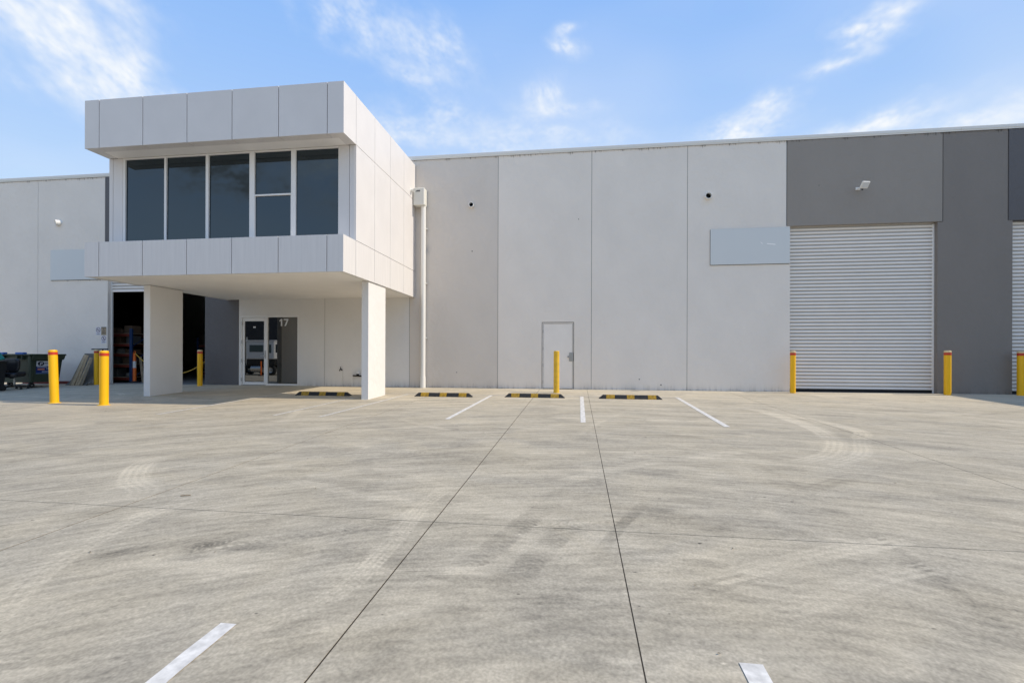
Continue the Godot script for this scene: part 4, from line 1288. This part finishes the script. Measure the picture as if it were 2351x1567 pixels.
# ------------------------------------------------------------------ clutter at the left edge
func build_left_clutter() -> void:
	# rubbish container
	var at := Vector3(-18.53, gy(1.5), 1.50)
	var d := thing("rubbish_container", "dark green wheeled rubbish container with a blue and white label by the left wall", "dumpster", at)
	var st := start()
	var lo := [Vector3(-1.0, 0.17, -0.42), Vector3(0.96, 0.17, -0.42), Vector3(0.96, 0.17, 0.44), Vector3(-1.0, 0.17, 0.44)]
	var hi := [Vector3(-1.06, 1.06, -0.50), Vector3(1.03, 1.06, -0.50), Vector3(1.03, 1.06, 0.49), Vector3(-1.06, 1.06, 0.49)]
	var outs := [Vector3(0, 0, -1), Vector3(1, 0, 0), Vector3(0, 0, 1), Vector3(-1, 0, 0)]
	for k in 4:
		var e := (k + 1) % 4
		poly(st, [lo[k], lo[e], hi[e], hi[k]], outs[k])
	poly(st, lo, Vector3.DOWN)
	poly(st, [hi[0] + Vector3(0, -0.2, 0), hi[1] + Vector3(0, -0.2, 0), hi[2] + Vector3(0, -0.2, 0), hi[3] + Vector3(0, -0.2, 0)], Vector3.UP)
	var body := obj("body", st, M.bin_green, d)
	st = start()
	add_box(st, Vector3(-1.10, 1.045, 0.47), Vector3(1.09, 1.10, 0.56), 0.012)
	add_box(st, Vector3(-1.10, 1.045, -0.57), Vector3(1.09, 1.10, -0.48), 0.012)
	add_box(st, Vector3(1.01, 1.046, -0.48), Vector3(1.12, 1.099, 0.47), 0.012)
	add_box(st, Vector3(-1.12, 1.046, -0.48), Vector3(-1.01, 1.099, 0.47), 0.012)
	obj("rim", st, M.bin_green, body)
	obj("rib", box(Vector3(0.93, 0.17, 0.42), Vector3(1.035, 1.05, 0.515), 0.03), M.bin_green, body)
	obj("corner_bracket", prism_bracket(), M.bin_green, body)
	for x in [0.70, -0.04]:
		st = start()
		add_box(st, Vector3(x - 0.14, 1.08, 0.47), Vector3(x + 0.17, 1.15, 0.59), 0.012)
		obj("blue_cap", st, M.blue_plastic, d)
		st = start()
		add_box(st, Vector3(x - 0.11, 0.92, 0.492), Vector3(x - 0.085, 1.07, 0.57), 0.004)
		add_box(st, Vector3(x + 0.085, 0.92, 0.492), Vector3(x + 0.11, 1.07, 0.57), 0.004)
		add_box(st, Vector3(x - 0.084, 0.92, 0.492), Vector3(x + 0.084, 0.945, 0.57), 0.004)
		obj("lifting_pocket", st, M.bin_green, d)
	for p in [Vector3(0.9, 0, 0.38), Vector3(0.88, 0, -0.36), Vector3(-0.9, 0, 0.38), Vector3(-0.9, 0, -0.36)]:
		var w := obj("castor", cyl(p + Vector3(-0.03, 0.085, 0), p + Vector3(0.03, 0.085, 0), 0.085, -1.0, 20), M.black_plastic, d)
		obj("fork", box(p + Vector3(-0.045, 0.085, -0.03), p + Vector3(0.045, 0.19, 0.03), 0.01), M.black_plastic, w)
		obj("hub", cyl(p + Vector3(-0.036, 0.085, 0), p + Vector3(0.036, 0.085, 0), 0.03, -1.0, 14), M.steel, w)
	# the printed label on the end wall
	var im := Image.create(160, 150, false, Image.FORMAT_RGB8)
	im.fill(Color(0.80, 0.81, 0.82))
	im.fill_rect(Rect2i(0, 62, 160, 80), Color(0.05, 0.16, 0.42))
	im.fill_rect(Rect2i(0, 142, 160, 8), Color(0.45, 0.55, 0.68))
	ring(im, 34, 32, 0, 24, Color(0.08, 0.08, 0.16))
	line(im, Vector2(29, 48), Vector2(34, 20), 3.0, Color(0.85, 0.85, 0.87))
	ring(im, 38, 26, 5, 10, Color(0.85, 0.85, 0.87))
	for k in 11:
		im.fill_rect(Rect2i(62 + k * 8, 22, 6, 10), Color(0.25, 0.27, 0.36))
	im.fill_rect(Rect2i(60, 37, 92, 3), Color(0.15, 0.16, 0.26))
	for k in 18:
		if k != 9: im.fill_rect(Rect2i(10 + k * 8, 68, 6, 9), Color(0.78, 0.80, 0.84))
	im.fill_rect(Rect2i(12, 88, 50, 18), Color(0.82, 0.52, 0.42))
	for k in 8:
		im.fill_rect(Rect2i(74 + k * 10, 86, 7, 10), Color(0.74, 0.77, 0.82))
	for k in 10:
		im.fill_rect(Rect2i(44 + k * 10, 120, 7, 10), Color(0.78, 0.80, 0.85))
	X = Transform3D(Basis(Vector3.UP, PI / 2) * Basis(Vector3.RIGHT, 0.0785), Vector3(1.0, 0.66, -0.02))
	obj("label", panel(Vector3(-0.33, -0.21, 0), Vector3(0.33, 0.21, 0.004)), print_mat("container_label", im), d)
	X = Transform3D.IDENTITY
	# black bin with a teal lid, cut by the edge of the picture
	at = Vector3(-17.66, gy(3.0), 3.0)
	var b := thing("wheelie_bin", "black wheelie bin with an open teal lid at the left edge of the photo", "bin", at)
	st = start()
	var l2 := [Vector3(-0.24, 0.03, -0.22), Vector3(0.22, 0.03, -0.22), Vector3(0.22, 0.03, 0.24), Vector3(-0.24, 0.03, 0.24)]
	var h2 := [Vector3(-0.30, 0.92, -0.28), Vector3(0.27, 0.92, -0.28), Vector3(0.27, 0.92, 0.29), Vector3(-0.30, 0.92, 0.29)]
	for k in 4:
		poly(st, [l2[k], l2[(k + 1) % 4], h2[(k + 1) % 4], h2[k]], outs[k])
	poly(st, h2, Vector3.UP)
	poly(st, l2, Vector3.DOWN)
	obj("body", st, M.black_plastic, b)
	obj("rim", box(Vector3(-0.33, 0.88, -0.31), Vector3(0.295, 0.925, 0.32), 0.012), M.black_plastic, b)
	obj("sticker", panel(Vector3(0.02, 0.77, 0.28), Vector3(0.14, 0.84, 0.2865)), M.label_white, b)
	X = Transform3D(Basis(Vector3(0, 0, 1), -0.82) * Basis(Vector3.RIGHT, 0.35), Vector3(0.12, 1.13, 0.05))
	obj("lid", box(Vector3(-0.42, -0.02, -0.22), Vector3(0.28, 0.03, 0.22), 0.015), M.teal_plastic, b)
	X = Transform3D(Basis(Vector3(0, 0, 1), 0.5), Vector3(0.10, 0.99, 0.2))
	obj("lid_hinge", box(Vector3(-0.10, -0.03, -0.05), Vector3(0.10, 0.05, 0.05), 0.02), M.grey_tub, b)
	X = Transform3D.IDENTITY
	obj("wheel", cyl(Vector3(0.19, 0.09, -0.20), Vector3(0.24, 0.09, -0.20), 0.09, -1.0, 20), M.black_plastic, b)
	# office chair
	at = Vector3(-17.72, gy(2.3), 2.28)
	var c := thing("office_chair", "black office chair behind the wheelie bin, in front of the green container", "chair", at)
	X = Transform3D(Basis(Vector3.UP, 0.25) * Basis(Vector3.RIGHT, -0.10), Vector3(0.0, 0.76, 0.12))
	obj("backrest", pad(0.27, 0.22, 0.06), M.black_vinyl, c)
	X = Transform3D(Basis(Vector3.UP, 0.25) * Basis(Vector3.RIGHT, -PI / 2 + 0.08), Vector3(0.02, 0.47, 0.10))
	obj("seat", pad(0.29, 0.27, 0.075), M.black_vinyl, c)
	X = Transform3D.IDENTITY
	obj("post", cyl(Vector3(0, 0.08, 0), Vector3(0, 0.42, 0), 0.03, 0.026, 14), M.steel, c)
	obj("back_support", tube([Vector3(0, 0.36, 0.0), Vector3(0.02, 0.36, 0.14), Vector3(0.03, 0.60, 0.19)], 0.018), M.black_plastic, c)
	for k in 5:
		var a := TAU * k / 5.0 + 0.15
		var e := Vector3(cos(a) * 0.31, 0.075, sin(a) * 0.31)
		var arm := obj("leg", tube([Vector3(0, 0.12, 0), e], 0.022), M.black_plastic, c)
		obj("castor", cyl(e + Vector3(-0.02, -0.045, 0), e + Vector3(0.02, -0.045, 0), 0.028, -1.0, 12), M.black_plastic, arm)
	# red steel beam along the wall
	at = Vector3(-18.4, gy(0.35), 0.35)
	var r := thing("steel_beam", "long dark red steel beam lying on the ground along the left wall", "beam", at)
	X = Transform3D(Basis(Vector3.UP, 0.03), Vector3.ZERO)
	st = start()
	add_box(st, Vector3(-1.5, 0.0, -0.03), Vector3(0.95, 0.10, 0.03), 0.004)
	obj("beam", st, M.red_steel, r)
	obj("end_plate", box(Vector3(0.55, -0.0, 0.031), Vector3(0.60, 0.22, 0.05), 0.003), M.red_steel, r)
	X = Transform3D.IDENTITY
	at = Vector3(-19.6, gy(1.2), 1.0)
	var pp := thing("board_scrap", "pale board lying flat on the ground under the green container", "board", at)
	obj("sheet", box(Vector3(-0.5, 0.0, -0.25), Vector3(0.35, 0.02, 0.2), 0.003), M.sack, pp)
	# leaning boards
	at = Vector3(-17.2, gy(0.6), 0.55)
	var sheet := thing("board", "weathered grey board sheet leaning on the wall behind the timber planks", "board", at)
	st = start()
	for k in 5:
		var u0 := k / 5.0
		var u1 := (k + 1) / 5.0
		var f := func(u: float) -> Vector3: return Vector3(-0.40 - 0.16 * u + 0.05 * sin(u * PI), 1.10 * u, 0.30 - 0.80 * u + 0.18 * sin(u * PI) * -1.0)
		var p0: Vector3 = f.call(u0)
		var p1: Vector3 = f.call(u1)
		var q := [p0, p0 + Vector3(0.80, 0, 0), p1 + Vector3(0.80, 0, 0), p1]
		poly(st, q, Vector3(0, 0.3, 1))
		var back := []
		for v in q: back.append(v + Vector3(0, -0.004, -0.014))
		poly(st, back, Vector3(0, -0.3, -1))
		poly(st, [q[0], q[3], back[3], back[0]], Vector3(-1, 0, 0))
		poly(st, [q[1], q[2], back[2], back[1]], Vector3(1, 0, 0))
	obj("sheet", st, M.board_grey, sheet)
	var planks := [[-17.36, 0.86, 0.16, 1.04, "leftmost", 0.10, M.wood_dark, 0.50], [-17.25, 0.90, 0.10, 1.06, "second", 0.07, M.wood, 0.50], [-17.13, 0.88, 0.06, 1.04, "third", 0.055, M.wood, 0.46], [-17.02, 0.90, 0.06, 0.96, "fourth", 0.035, M.wood, 0.50], [-16.94, 0.88, 0.04, 0.94, "rightmost", 0.075, M.wood_dark, 0.46]]
	for k in planks.size():
		var q = planks[k]
		at = Vector3(q[0], gy(q[1]), q[1])
		var pk := thing("timber_plank", q[4] + " of the five timber planks leaning behind the doorway bollard", "plank", at, "leaning timber planks")
		var up := Vector3(q[2] * 0.95, q[3], -q[7] * 0.75).normalized()
		var side_ := Vector3(1, 0, 0.25).cross(up).cross(up).normalized() * -1.0
		var nn := side_.cross(up).normalized()
		X = Transform3D(Basis(side_, up, nn), Vector3.ZERO)
		obj("plank", box(Vector3(-q[5], 0.0, -0.012), Vector3(q[5], Vector3(q[2], q[3], q[7] * 0.75).length(), 0.014), 0.004), q[6], pk)
		X = Transform3D.IDENTITY
	# push broom leaning head up behind the bollard
	at = Vector3(-16.78, gy(0.36), 0.36)
	var br := thing("broom", "dark push broom standing head up behind the doorway bollard", "broom", at)
	obj("handle", tube([Vector3(0.12, 0.0, 0.02), Vector3(0.10, 1.22, -0.02)], 0.018), M.gasket, br)
	obj("head", box(Vector3(-0.33, 1.22, -0.05), Vector3(0.30, 1.265, 0.02), 0.008), M.black_plastic, br)

func prism_bracket() -> SurfaceTool:
	return prism(V2([1.035, 1.05, 1.115, 1.05, 1.115, 1.02, 1.08, 0.93, 1.04, 0.90]), -0.5, 0.47)

# a cushion: rounded square of half sizes a, b and half thickness t, facing +z
func pad(a: float, b: float, t: float) -> SurfaceTool:
	var st := start()
	var n := 28
	var rings := [[0.86, -1.0], [1.0, -0.45], [1.0, 0.35], [0.93, 0.85], [0.75, 1.0]]
	for k in rings.size() - 1:
		for i in n:
			var q := []
			for c in [[k, i], [k, i + 1], [k + 1, i + 1], [k + 1, i]]:
				var ang: float = TAU * c[1] / n
				var p: Vector2 = Vector2(signf(cos(ang)) * pow(absf(cos(ang)), 0.5), signf(sin(ang)) * pow(absf(sin(ang)), 0.5)) * rings[c[0]][0]
				q.append(Vector3(p.x * a, p.y * b, rings[c[0]][1] * t))
			poly(st, q, (q[0] + q[2]) * 0.5 + Vector3(0, 0, 0.001))
	for s in [[0, Vector3(0, 0, -1)], [4, Vector3(0, 0, 1)]]:
		var f := []
		for i in n:
			var ang := TAU * i / n
			var p: Vector2 = Vector2(signf(cos(ang)) * pow(absf(cos(ang)), 0.5), signf(sin(ang)) * pow(absf(sin(ang)), 0.5)) * rings[s[0]][0]
			f.append(Vector3(p.x * a, p.y * b, rings[s[0]][1] * t))
		poly(st, f, s[1])
	return st

# ------------------------------------------------------------------ inside the left unit
func pallet_rack(at: Vector3, length: float, height: float, depth: float, levels: Array, which: String, label: String, seed_: int) -> void:
	var r := thing("pallet_rack", label, "shelf rack", at, "steel racks in the left unit")
	for x in [0.0, -length]:
		for z in [0.0, -depth]:
			obj("upright", box(Vector3(x - 0.045, 0, z - 0.04), Vector3(x + 0.045, height, z + 0.04), 0.006), M.rack_blue, r)
		for k in 3:
			var y0 := 0.15 + k * height / 3.4
			obj("brace", tube([Vector3(x, y0, -0.02), Vector3(x, y0 + height / 3.6, -depth + 0.02)], 0.018, 6), M.rack_blue, r)
	var rng := RandomNumberGenerator.new()
	rng.seed = seed_
	for y in levels:
		for z in [0.0, -depth]:
			obj("beam", box(Vector3(-length + 0.046, y - 0.05, z - 0.025), Vector3(-0.046, y + 0.05, z + 0.025), 0.004), M.rack_orange, r)
		obj("shelf_board", box(Vector3(-length + 0.05, y + 0.051, -depth + 0.03), Vector3(-0.05, y + 0.068, -0.03)), M.wood_dark, r)
	var nth := ["first", "second", "third", "fourth", "fifth"]
	for lv in levels.size():
		var y: float = levels[lv]
		var x: float = -0.16
		var n := 0
		while x > -length + 0.5 and n < 5:
			var w := rng.randf_range(0.20, 0.42)
			var h := rng.randf_range(0.14, 0.30)
			var kinds := ["carton", "grey_tub", "sack", "carton"]
			var kd: String = kinds[rng.randi_range(0, 3)]
			var word: String = {"carton": "brown carton", "grey_tub": "grey tub", "sack": "pale sack"}[kd]
			var nm: String = {"carton": "carton", "grey_tub": "storage_tub", "sack": "sack"}[kd]
			var c := thing(nm, "%s %s from the right end, %s shelf up, on the %s steel rack" % [word, nth[n], nth[lv], which], nm.replace("_", " "), at + Vector3(x - w / 2, y + 0.069, -depth * 0.4), "goods on the steel racks")
			var st := start()
			if kd == "sack":
				add_lathe(st, Vector3.ZERO, [Vector2(w * 0.42, 0.0), Vector2(w * 0.5, h * 0.3), Vector2(w * 0.42, h * 0.75), Vector2(0.05, h)], 14)
			else:
				add_box(st, Vector3(-w / 2, 0, -0.2), Vector3(w / 2, h, 0.2), 0.01)
			obj("body", st, M[kd], c)
			if kd == "carton":
				obj("tape", box(Vector3(-0.025, h, -0.2), Vector3(0.025, h + 0.002, 0.2)), M.sack, c)
			elif kd == "grey_tub":
				obj("lid", box(Vector3(-w / 2 - 0.012, h, -0.212), Vector3(w / 2 + 0.012, h + 0.02, 0.212), 0.005), M.grey_tub, c)
			x -= w + rng.randf_range(0.05, 0.3)
			n += 1

func build_interior() -> void:
	pallet_rack(Vector3(-16.55, 0, -0.64), 2.7, 2.02, 0.95, [0.14, 0.62, 1.03, 1.40, 1.78], "front", "blue and orange steel rack just inside the open left doorway", 4)
	pallet_rack(Vector3(-13.6, 0, -4.6), 3.6, 1.85, 0.9, [0.2, 0.8, 1.45], "rear", "dark steel rack deeper inside the left unit, right of the left column", 9)
	var c := thing("warning_post", "orange plastic warning post with a white band inside the left doorway", "warning post", Vector3(-16.50, 0, -0.72))
	obj("base", lathe(Vector3.ZERO, [Vector2(0.17, 0.0), Vector2(0.17, 0.03), Vector2(0.08, 0.06)], 24), M.rubber, c)
	obj("post", lathe(Vector3.ZERO, [Vector2(0.065, 0.05), Vector2(0.055, 1.08), Vector2(0.03, 1.10), Vector2(0.0, 1.10)], 20), M.cone_orange, c)
	obj("white_band", lathe(Vector3.ZERO, [Vector2(0.0602, 0.55), Vector2(0.0635, 0.55), Vector2(0.0605, 0.80), Vector2(0.058, 0.80)], 20), M.label_white, c)
	obj("top_handle", tube([Vector3(-0.05, 1.13, 0), Vector3(-0.03, 1.17, 0), Vector3(0.03, 1.17, 0), Vector3(0.05, 1.13, 0), Vector3(0.03, 1.09, 0), Vector3(-0.03, 1.09, 0), Vector3(-0.05, 1.13, 0)], 0.014), M.cone_orange, c)
	var a := Vector3(-16.44, 1.09, -0.70)
	var b := Vector3(-12.98, 0.86, -0.12)
	var pts := []
	for k in 25:
		var u := k / 24.0
		pts.append(a.lerp(b, u) + Vector3(0, -0.62 * 4.0 * u * (1.0 - u), 0))
	var rope := obj("rope", tube(pts, 0.014, 8), M.rope_yellow)
	tag(rope, "yellow rope sagging from the orange warning post across the open left doorway", "rope")
	for k in 3:
		var p := thing("timber_offcut", ["grey timber offcut nearest the orange warning post", "middle timber offcut leaning inside the left doorway", "timber offcut leaning inside the left doorway closest to the left column"][k], "plank", Vector3(-16.20 + k * 0.20, 0, -0.80 - k * 0.04), "timber offcuts inside the doorway")
		X = Transform3D(Basis(Vector3(0, 0, 1), 0.26 + 0.05 * k) * Basis(Vector3.RIGHT, -0.12), Vector3.ZERO)
		obj("plank", box(Vector3(-0.05 - 0.01 * k, 0, -0.015), Vector3(0.05, 1.0 - 0.1 * k, 0.015), 0.004), [M.wood_dark, M.wood, M.wood_dark][k], p)
		X = Transform3D.IDENTITY
	var rk := thing("cargo_pallet", "timber pallet standing on edge deep inside the left unit", "pallet", Vector3(-12.6, 0, -3.2))
	for k in 5:
		obj("slat", box(Vector3(-1.1, 0.04 + k * 0.24, -0.02), Vector3(0.0, 0.15 + k * 0.24, 0.0), 0.004), M.wood_dark, rk)
	for x in [-1.1, -0.6, -0.1]:
		obj("bearer", box(Vector3(x, 0.0, -0.12), Vector3(x + 0.08, 1.15, -0.021), 0.004), M.wood_dark, rk)

# ------------------------------------------------------------------ the truck that the entrance glass mirrors
func build_truck() -> void:
	var at := Vector3(-28.6, gy(26.0), 25.9)
	var t := thing("truck", "white prime mover truck across the yard, mirrored in the entrance glass", "truck", at)
	obj("cab", box_cab(), M.truck_white, t)
	obj("side_window", box(Vector3(-1.05, 2.15, -0.925), Vector3(0.30, 2.78, -0.915), 0.004), M.tinted_glass, t)
	obj("side_window", box(Vector3(0.78, 2.05, -0.925), Vector3(1.10, 2.82, -0.915), 0.004), M.tinted_glass, t)
	obj("windscreen", box(Vector3(1.405, 2.1, -0.75), Vector3(1.415, 2.85, 2.75)), M.tinted_glass, t)
	obj("roof_strip", box(Vector3(-1.45, 3.12, -0.95), Vector3(1.45, 3.22, 2.9), 0.03), M.truck_white, t)
	obj("chassis", box(Vector3(-6.5, 0.62, 0.1), Vector3(1.3, 0.95, 1.6), 0.02), M.black_plastic, t)
	obj("lower_cab", box(Vector3(-1.38, 0.95, -0.88), Vector3(1.38, 1.50, 2.78), 0.03), M.black_plastic, t)
	obj("fuel_tank", cyl(Vector3(-0.95, 0.62, -0.62), Vector3(0.15, 0.62, -0.62), 0.33, -1.0, 28), M.chrome, t)
	obj("exhaust", cyl(Vector3(-1.55, 1.0, -0.6), Vector3(-1.55, 3.5, -0.6), 0.08, -1.0, 16), M.chrome, t)
	for x in [0.95, -1.95, -3.3]:
		for z in [-0.72, 2.3]:
			var w := obj("wheel", lathe_z(Vector3(x, 0.5, z), [Vector2(0.25, -0.14), Vector2(0.46, -0.14), Vector2(0.5, -0.10), Vector2(0.5, 0.10), Vector2(0.46, 0.14), Vector2(0.25, 0.14)]), M.rubber, t)
			obj("rim", lathe_z(Vector3(x, 0.5, z), [Vector2(0.0, -0.16), Vector2(0.10, -0.15), Vector2(0.12, -0.08), Vector2(0.25, -0.12), Vector2(0.27, -0.141), Vector2(0.27, 0.141)]), M.chrome, w)
	obj("mud_guard", box(Vector3(-2.5, 1.05, -0.86), Vector3(-1.42, 1.09, -0.56), 0.01), M.black_plastic, t)
	for k in 2:
		obj("air_line", tube([Vector3(-1.42, 2.0, -0.2 + 0.2 * k), Vector3(-1.75, 1.3, -0.2 + 0.2 * k), Vector3(-2.2, 1.0, -0.1)], 0.02, 8), M.blue_plastic, t)
	var p := thing("marker_post", "orange marker post in front of the truck, mirrored in the entrance glass", "marker post", Vector3(-26.4, gy(22.0), 22.0))
	obj("base", lathe(Vector3.ZERO, [Vector2(0.2, 0.0), Vector2(0.2, 0.04), Vector2(0.06, 0.07)], 20), M.rubber, p)
	obj("post", lathe(Vector3.ZERO, [Vector2(0.055, 0.04), Vector2(0.05, 1.22), Vector2(0.0, 1.24)], 18), M.cone_orange, p)

func box_cab() -> SurfaceTool:
	return box(Vector3(-1.42, 1.501, -0.915), Vector3(1.405, 3.119, 2.8), 0.06)

func lathe_z(c: Vector3, prof: Array) -> SurfaceTool:
	var old := X
	X = X * Transform3D(Basis(Vector3.RIGHT, PI / 2), c)
	var st := lathe(Vector3.ZERO, prof, 28)
	X = old
	return st

# ------------------------------------------------------------------ small litter
func build_litter() -> void:
	var t := thing("twig", "short dark twig lying alone on the concrete, left of the middle of the yard", "twig", Vector3(-3.74, gy(11.18) + 0.006, 11.18))
	obj("stem", tube([Vector3(-0.035, 0, 0.01), Vector3(0.0, 0.003, 0.0), Vector3(0.04, 0, -0.025)], 0.005, 6), M.wood_dark, t)
	var rng := RandomNumberGenerator.new()
	rng.seed = 77
	var st := start()
	for k in 90:
		var z := rng.randf_range(0.15, 13.0) if rng.randf() < 0.7 else rng.randf_range(0.05, 0.25)
		var reach := 2.0 + (14.5 - z) * 0.85
		var x := rng.randf_range(-reach, reach * 0.8)
		var a := rng.randf_range(0, TAU)
		var s := rng.randf_range(0.007, 0.018)
		var d := Vector3(cos(a), 0, sin(a)) * s
		var w := Vector3(-sin(a), 0, cos(a)) * s * 0.45
		var c := Vector3(x, gy(z) + 0.006, z)
		poly(st, [c - d, c + w + Vector3(0, 0.005, 0), c + d, c - w + Vector3(0, 0.003, 0)], Vector3.UP)
	var l := obj("leaf_litter", st, M.wood_dark)
	l.set_meta("kind", "stuff")
	tag(l, "tiny dark leaf scraps scattered over the concrete yard", "litter")
